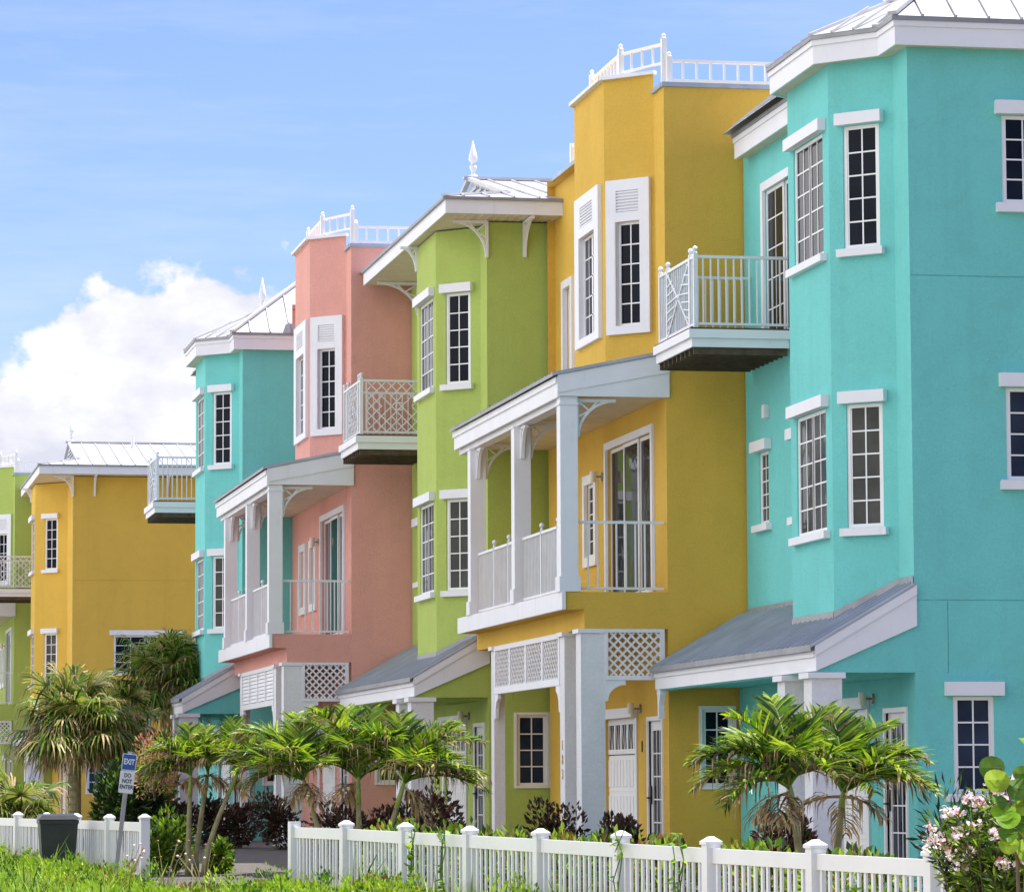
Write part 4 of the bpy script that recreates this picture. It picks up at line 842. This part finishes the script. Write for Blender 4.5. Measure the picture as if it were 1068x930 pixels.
def sea_grape():
    random.seed(171); root = empty('sea_grape_shrub', (8.68, 26.2, 0)); tag(root, 'sea grape shrub with big round leaves at the right edge', 'shrub')
    st = MB().use('bark'); mb = MB()
    br = [((0, 0, 0), (.05, 0, .9), (-.12, 0, 1.55)), ((0, 0, 0), (.15, .1, 1.0), (.10, 0, 1.72)), ((0, 0, 0), (.2, 0, .9), (.35, .05, 1.6)), ((0, 0, .2), (-.05, -.1, .9), (-.10, -.1, 1.3)), ((.1, 0, .6), (.3, 0, 1.2), (.45, 0, 1.9))]
    for b in br:
        st.tube([Vector(q) for q in b], [.018, .013, .006], 6, False)
        for k in range(8):
            t = .35 + .65 * k / 7; a, m_, e = [Vector(q) for q in b]; p = (m_.lerp(e, (t - .35) / .65)); az = rnd(0, 6.28); d = Vector((math.cos(az), math.sin(az) * .6 - .2, rnd(-.1, .5))).normalized(); c = p + d * rnd(.06, .10); r = rnd(.062, .095)
            nrm = Vector((rnd(-.7, .4), rnd(-1.2, -.2), rnd(.1, 1.0))).normalized(); u = nrm.cross(Vector((0, 0, 1))).normalized(); v = nrm.cross(u); mb.use(random.choice(['grape', 'grape', 'shrub2', 'shrub']))
            ring = [c + (u * math.cos(t2) * 1.05 + v * math.sin(t2)) * r + nrm * .012 * math.cos(2 * t2) for t2 in [j * 2 * math.pi / 16 for j in range(16)]]
            for j in range(16): mb.poly([c - nrm * .006, ring[j], ring[(j + 1) % 16]])
            mb.use('shrub2'); mb.bar(c - u * r * .9 + nrm * .006, c + u * r * .9 + nrm * .006, .004, .002); st.bar(p, c, .006)
    st.build('branch', root); mb.build('foliage', root)
sea_grape()

# ---- vines climbing on the fence
def vine(y, h, n, label, seed, spread=.3):
    random.seed(seed); root = empty('climbing_vine', (FX(y) - .1, y, 0)); tag(root, label, 'vine', 'weedy vines climbing the white fence')
    st = MB().use('shrub'); mb = MB()
    for i in range(3):
        pts = [Vector((rnd(-.03, .03), rnd(-spread, spread) * j / 4, h * j / 4)) for j in range(5)]; st.tube(pts, [.006] * 5, 4, False)
        for k in range(n // 3):
            t = rnd(.1, 1) * 4; j = min(3, int(t)); p = pts[j].lerp(pts[j + 1], t - j); d = Vector((rnd(-1, .2), rnd(-1, 1), rnd(-.5, .4))).normalized(); s = d.cross(Vector((rnd(-.3, .3), rnd(-.3, .3), 1))).normalized(); l = rnd(.06, .13); mb.use(random.choice(['shrub2', 'shrub', 'grape']))
            mb.poly([p, p + d * l * .45 - s * l * .33, p + d * l, p + d * l * .45 + s * l * .33])
    st.build('stem', root); mb.build('foliage', root)
for y, h, n, l, s in ((43.0, .95, 60, 'leafy vine on the fence below the green garage', 1), (34.6, 1.0, 36, 'vine with big leaves on the panel below the yellow front door', 2), (30.6, .6, 30, 'vine near the oleander at the right fence panel', 3), (41.8, 1.0, 40, 'thin vine left of the green window', 4), (36.2, 1.05, 22, 'thin vine against the post below the yellow column', 5), (27.9, .7, 26, 'vine between pickets under the oleander', 6)): vine(y, h, n, l, 180 + s)

# ------------------------------------------------------------------ grass and weeds in front
def grass():
    random.seed(200); mb = MB(); mats = ['grassA', 'grassB', 'grassD', 'grassA', 'shrub2', 'grassB']
    for m in mats: mb.use(m)
    n = 0
    while n < 46000:
        y = rnd(36, 69); x = rnd(FX(y) - 5.2, FX(y) + .12)
        if x < .0667 * y * .6: continue
        if 48.8 < y < 57.2 and x > FX(y) - 1.4 and random.random() < .93: continue
        dx = FX(y) - x; cl = math.sin(x * 3.1 + y * .7) * math.sin(y * 1.3 - x * .8) ; h = (.11 + .10 * cl + (.13 if dx < 1.5 else .07)) * rnd(.4, 1.15) * (2.0 if random.random() < .05 else 1) * (.35 + .75 * max(0, min(1, .5 + math.sin(x * 1.7 + 2) * .5 + math.sin(y * 2.3 + x) * .5)))
        if h < .05: continue
        a = rnd(0, 6.28); d = Vector((math.cos(a), math.sin(a), 0)); s = Vector((-d.y, d.x, 0)); w = rnd(.007, .015); p = Vector((x, y, 0)); ln = rnd(.1, .7) * h
        mb.use(mats[int((cl * .5 + .5) * 2.5 + rnd(0, 3.4)) % 6]); m_ = p + Vector((0, 0, h * .6)) + d * ln * .3; t = p + Vector((0, 0, h)) + d * ln
        mb.poly([p - s * w, p + s * w, m_ + s * w * .8, m_ - s * w * .8]); mb.poly([m_ - s * w * .8, m_ + s * w * .8, t]); n += 1
    tag(mb.build('grass'), 'bright unmown grass in front of the white fence', 'grass', kind='stuff')
    mb = MB(); random.seed(201)
    for c in range(950):
        y = rnd(37, 68); x = FX(y) - abs(random.gauss(0, 1.3)) - .1
        if 48.6 < y < 57.4 and x > FX(y) - 1.3: continue
        hh = rnd(.08, .30) + (.22 if random.random() < .14 else 0); r = rnd(.10, .26); wm = random.choice([('grassA', 'grassB', 'shrub2'), ('grassB', 'grassB', 'shrub2'), ('grassD', 'shrub', 'grassA'), ('grassA', 'grassB', 'shrubr'), ('shrub2', 'grassA', 'grassD')])
        for k in range(120):
            v = Vector((random.gauss(0, 1), random.gauss(0, 1), random.gauss(0, 1))).normalized() * rnd(.4, 1); p = Vector((x + v.x * r, y + v.y * r, max(.02, hh * .55 + v.z * hh * .5))); d = (v + Vector((0, 0, .7))).normalized(); s = d.cross(Vector((rnd(-1, 1), rnd(-1, 1), rnd(-1, 1)))).normalized(); l = rnd(.03, .075); w = l * .28
            mb.use(wm[random.randrange(3)]); mb.poly([p, p + d * l * .5 - s * w, p + d * l, p + d * l * .5 + s * w])
    tag(mb.build('weeds'), 'leafy green weeds growing along the white fence', 'weeds', kind='stuff')
grass()
def wild(x, y, seed, label):
    random.seed(seed); root = empty('wildflower', (x, y, 0)); tag(root, label, 'wildflower', 'dry wildflowers at the driveway mouth'); st = MB().use('straw'); f = MB()
    for i in range(9):
        a = rnd(0, 6.28); e = Vector((math.cos(a) * rnd(.1, .4), math.sin(a) * rnd(.1, .4), rnd(.45, .75))); st.tube([Vector((0, 0, 0)), e * .5 + Vector((0, 0, .06)), e], [.006, .005, .003], 4, False)
        f.use('flower' if random.random() < .4 else 'shrubr'); f.tube([e + Vector((0, 0, -.015)), e, e + Vector((0, 0, .015))], [.004, .022, .004], 6)
    st.build('stem', root); f.build('blossoms', root)
for i, (x, y, l) in enumerate(((5.35, 50.2, 'dry wildflower tuft with white heads left of the long fence end post'), (4.95, 51.5, 'dry wildflower tuft in the middle of the driveway mouth'), (4.5, 52.5, 'dry wildflower tuft near the three palm bases'))): wild(x, y, 300 + i, l)

# ------------------------------------------------------------------ exit sign
def sign():
    Y = 56.0; bx = 4.64; root = empty('road_sign', (bx, Y, 0)); tag(root, 'blue and white EXIT DO NOT ENTER sign on a leaning grey pole', 'sign')
    root.rotation_euler = (R(1), R(6.5), 0)
    p = MB().use('pole'); p.box(-.032, .032, 0, .035, -.2, 2.0); p.build('pole', root)
    def plate(x0, x1, z0, z1, m, nm, y0=-.012, y1=-.004, c=.015):
        mb = MB().use(m); pts = []
        for cx, cz, a0 in ((x1 - c, z1 - c, 0), (x0 + c, z1 - c, 90), (x0 + c, z0 + c, 180), (x1 - c, z0 + c, 270)):
            for k in range(4): t = R(a0 + k * 30); pts.append((cx + c * math.cos(t), y0, cz + c * math.sin(t)))
        mb.prism(pts, (0, y1 - y0, 0)); return mb.build(nm, root)
    plate(-.105, .105, 1.72, 1.965, 'signw', 'sign_panel'); b = plate(-.095, .095, 1.73, 1.955, 'signb', 'blue_field', -.015, -.0125)
    w = plate(-.11, .105, 1.385, 1.715, 'signw', 'sign_panel')
    RX = Matrix.Rotation(R(90), 4, 'X')
    text_mesh('lettering', 'EXIT', .10, 'signw', root, Matrix.Translation((0, -.017, 1.845)) @ RX @ Matrix.Diagonal((.78, 1.15, 1, 1)), .003)
    for s, z in (('DO', 1.645), ('NOT', 1.56), ('ENTER', 1.475)): text_mesh('lettering', s, .082, 'signk', root, Matrix.Translation((0, -.0145, z)) @ RX @ Matrix.Diagonal((.82, 1.0, 1, 1)), .002)
sign()
def bin_():
    x, y = 4.10, 60.3; root = empty('wheelie_bin', (x, y, 0)); tag(root, 'dark grey wheeled bin standing before the short white fence', 'bin')
    b = MB().use('binm'); b.hexa([(-.24, -.27, .08), (.24, -.27, .08), (.24, .27, .08), (-.24, .27, .08), (-.30, -.34, .96), (.30, -.34, .96), (.30, .34, .96), (-.30, .34, .96)]); b.box(-.31, .31, -.36, .36, .9, .955); b.build('body', root)
    l = MB().use('binm'); l.hexa([(-.33, -.38, .965), (.33, -.38, .965), (.33, .38, .965), (-.33, .38, .965), (-.27, -.34, 1.03), (.27, -.34, 1.03), (.27, .34, 1.05), (-.27, .34, 1.05)]); l.build('lid', root)
    for s in (-1, 1): w = MB().use('black'); w.tube([(s * .25, .3, .1), (s * .31, .3, .1)], [.1, .1], 14); w.build('wheel', root)
bin_()

# ------------------------------------------------------------------ camera
f, yaw, pitch, roll = 3936.99, R(10.74504), R(5.16781), R(-.26203)
cy, sy, cp, sp_, cr, sr = math.cos(yaw), math.sin(yaw), math.cos(pitch), math.sin(pitch), math.cos(roll), math.sin(roll)
fw = Vector((sy, cy, 0)); rt = Vector((cy, -sy, 0)); up = Vector((0, 0, 1))
f2 = fw * cp + up * sp_; u2 = -fw * sp_ + up * cp; r3 = rt * cr + u2 * sr; u3 = -rt * sr + u2 * cr
cam = bpy.data.cameras.new('camera'); co = bpy.data.objects.new('camera', cam); C.objects.link(co)
co.matrix_world = Matrix(((r3.x, u3.x, -f2.x, 0), (r3.y, u3.y, -f2.y, 0), (r3.z, u3.z, -f2.z, EYE), (0, 0, 0, 1)))
cam.sensor_width = 36; cam.sensor_fit = 'HORIZONTAL'; cam.lens = 36 * f / 1068; cam.clip_start = .5; cam.clip_end = 5000
scene.camera = co

# ------------------------------------------------------------------ light and sky
SUN_EL, SUN_AZ = R(66), R(82)       # azimuth clockwise from +Y: sun stands behind the houses
sd = Vector((math.sin(SUN_AZ) * math.cos(SUN_EL), math.cos(SUN_AZ) * math.cos(SUN_EL), math.sin(SUN_EL)))
sl = bpy.data.lights.new('sun', 'SUN'); sl.energy = 5.0; sl.angle = R(.5); sl.color = (1, .96, .90); so = bpy.data.objects.new('sun', sl); C.objects.link(so)
so.rotation_euler = sd.to_track_quat('Z', 'Y').to_euler(); so.location = (0, 0, 50)
w = bpy.data.worlds.new('World'); scene.world = w; w.use_nodes = True; nt = w.node_tree; N = nt.nodes; bg = N['Background']
sky = N.new('ShaderNodeTexSky'); sky.sky_type = 'NISHITA'; sky.sun_disc = False; sky.sun_elevation = SUN_EL; sky.sun_rotation = SUN_AZ; sky.air_density = 1.0; sky.dust_density = .6; sky.ozone_density = 1.2
tc = N.new('ShaderNodeTexCoord'); sx = N.new('ShaderNodeSeparateXYZ'); nt.links.new(tc.outputs['Generated'], sx.inputs[0])
def mth(op, a, b=None, clamp=False):
    m = N.new('ShaderNodeMath'); m.operation = op; m.use_clamp = clamp
    for i, v in enumerate((a, b)):
        if v is None: continue
        if isinstance(v, (int, float)): m.inputs[i].default_value = v
        else: nt.links.new(v, m.inputs[i])
    return m.outputs[0]
def nz(scale, detail, mp=(1, 1, 1), loc=(0, 0, 0), rough=.6):
    n = N.new('ShaderNodeTexNoise'); n.inputs['Scale'].default_value = scale; n.inputs['Detail'].default_value = detail; n.inputs['Roughness'].default_value = rough
    m = N.new('ShaderNodeMapping'); m.inputs['Scale'].default_value = mp; m.inputs['Location'].default_value = loc; nt.links.new(tc.outputs['Generated'], m.inputs['Vector']); nt.links.new(m.outputs[0], n.inputs['Vector']); return n.outputs['Fac']
z = sx.outputs['Z']; x = sx.outputs['X']
# cumulus bank: its upper edge height depends on direction, roughened with noise
west = mth('MULTIPLY', mth('MAXIMUM', mth('SUBTRACT', -.02, x), 0), 1.5)  # taller unseen cloud toward -X, added as fill for the house fronts
dip = mth('MULTIPLY', mth('MAXIMUM', mth('SUBTRACT', .088, x), 0), -.5)
puff = mth('SUBTRACT', nz(48, 4, (1, 1, 1.2), (.31, .2, .17), .5), .5)
west = mth('ADD', west, mth('MULTIPLY', puff, .030))
edge = mth('ADD', mth('ADD', mth('ADD', .133, west), mth('MAXIMUM', dip, -.06)), mth('MULTIPLY', mth('SUBTRACT', nz(22, 9, (1, 1, 1.3), (.35, 0, .12), .60), .5), .062))
bank = mth('DIVIDE', mth('SUBTRACT', edge, z), .0045, True)
veil = mth('MULTIPLY', mth('MULTIPLY', mth('SUBTRACT', nz(5, 7, (1, 1, 7), (1.3, 0, .4), .62), .44), 3.0, True), .30)
hi = mth('MULTIPLY', mth('SUBTRACT', nz(2.2, 8, (1, 1, 1.6), (3, 1, 0), .6), .50), 6.0, True)
hi = mth('MULTIPLY', mth('MULTIPLY', hi, mth('MULTIPLY', mth('SUBTRACT', z, .28), 6, True)), mth('MULTIPLY', mth('SUBTRACT', .2, x), 2, True))
mask = mth('MAXIMUM', mth('MAXIMUM', bank, veil), hi)
cr_ = N.new('ShaderNodeValToRGB'); cr_.color_ramp.elements[0].position = .40; cr_.color_ramp.elements[1].position = .60
shade = mth('ADD', mth('ADD', nz(13, 8, (1, 1, 1.9), (.2, 0, .7), .6), mth('MULTIPLY', puff, .30)), mth('MULTIPLY', mth('SUBTRACT', z, .10), 3.2))
nt.links.new(shade, cr_.inputs[0])
cr_.color_ramp.elements[0].color = (.48, .49, .57, 1); cr_.color_ramp.elements[1].color = (.68, .68, .70, 1)
CL = N.new('ShaderNodeMix'); CL.data_type = 'RGBA'; CL.blend_type = 'MULTIPLY'; CL.inputs[0].default_value = 1; nt.links.new(cr_.outputs[0], CL.inputs[6]); CLOUD = 8.0; cb = mth('MULTIPLY', mth('ADD', 1, mth('MULTIPLY', mth('MULTIPLY', mth('SUBTRACT', -.05, x), 3, True), .75)), CLOUD); nt.links.new(cb, CL.inputs[7])  # out-of-view cloud toward -X brightened to light the fronts
tint = N.new('ShaderNodeMix'); tint.data_type = 'RGBA'; tint.blend_type = 'MULTIPLY'; tint.inputs[0].default_value = 1; nt.links.new(sky.outputs[0], tint.inputs[6]); tint.inputs[7].default_value = (.66, .71, 1.10, 1)
mx = N.new('ShaderNodeMix'); mx.data_type = 'RGBA'; nt.links.new(mask, mx.inputs[0]); nt.links.new(tint.outputs[2], mx.inputs[6]); nt.links.new(CL.outputs[2], mx.inputs[7])
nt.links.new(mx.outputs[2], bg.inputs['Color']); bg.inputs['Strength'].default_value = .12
yy = sx.outputs['Y']; dim = mth('SUBTRACT', 1, mth('MULTIPLY', mth('MULTIPLY', mth('MAXIMUM', mth('MULTIPLY', yy, -1), 0), 1.6, True), .22))  # sky dimmed toward -Y so the side walls come out darker
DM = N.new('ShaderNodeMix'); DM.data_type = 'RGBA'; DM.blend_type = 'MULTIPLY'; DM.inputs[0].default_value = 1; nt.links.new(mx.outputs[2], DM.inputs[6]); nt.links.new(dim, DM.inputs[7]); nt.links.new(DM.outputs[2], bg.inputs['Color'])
vs_ = scene.view_settings; vs_.view_transform = 'Standard'; vs_.look = 'None'; vs_.gamma = 1; vs_.use_curve_mapping = False; vs_.exposure = .74
scene.render.engine = 'CYCLES'; scene.cycles.max_bounces = 8; scene.cycles.diffuse_bounces = 4
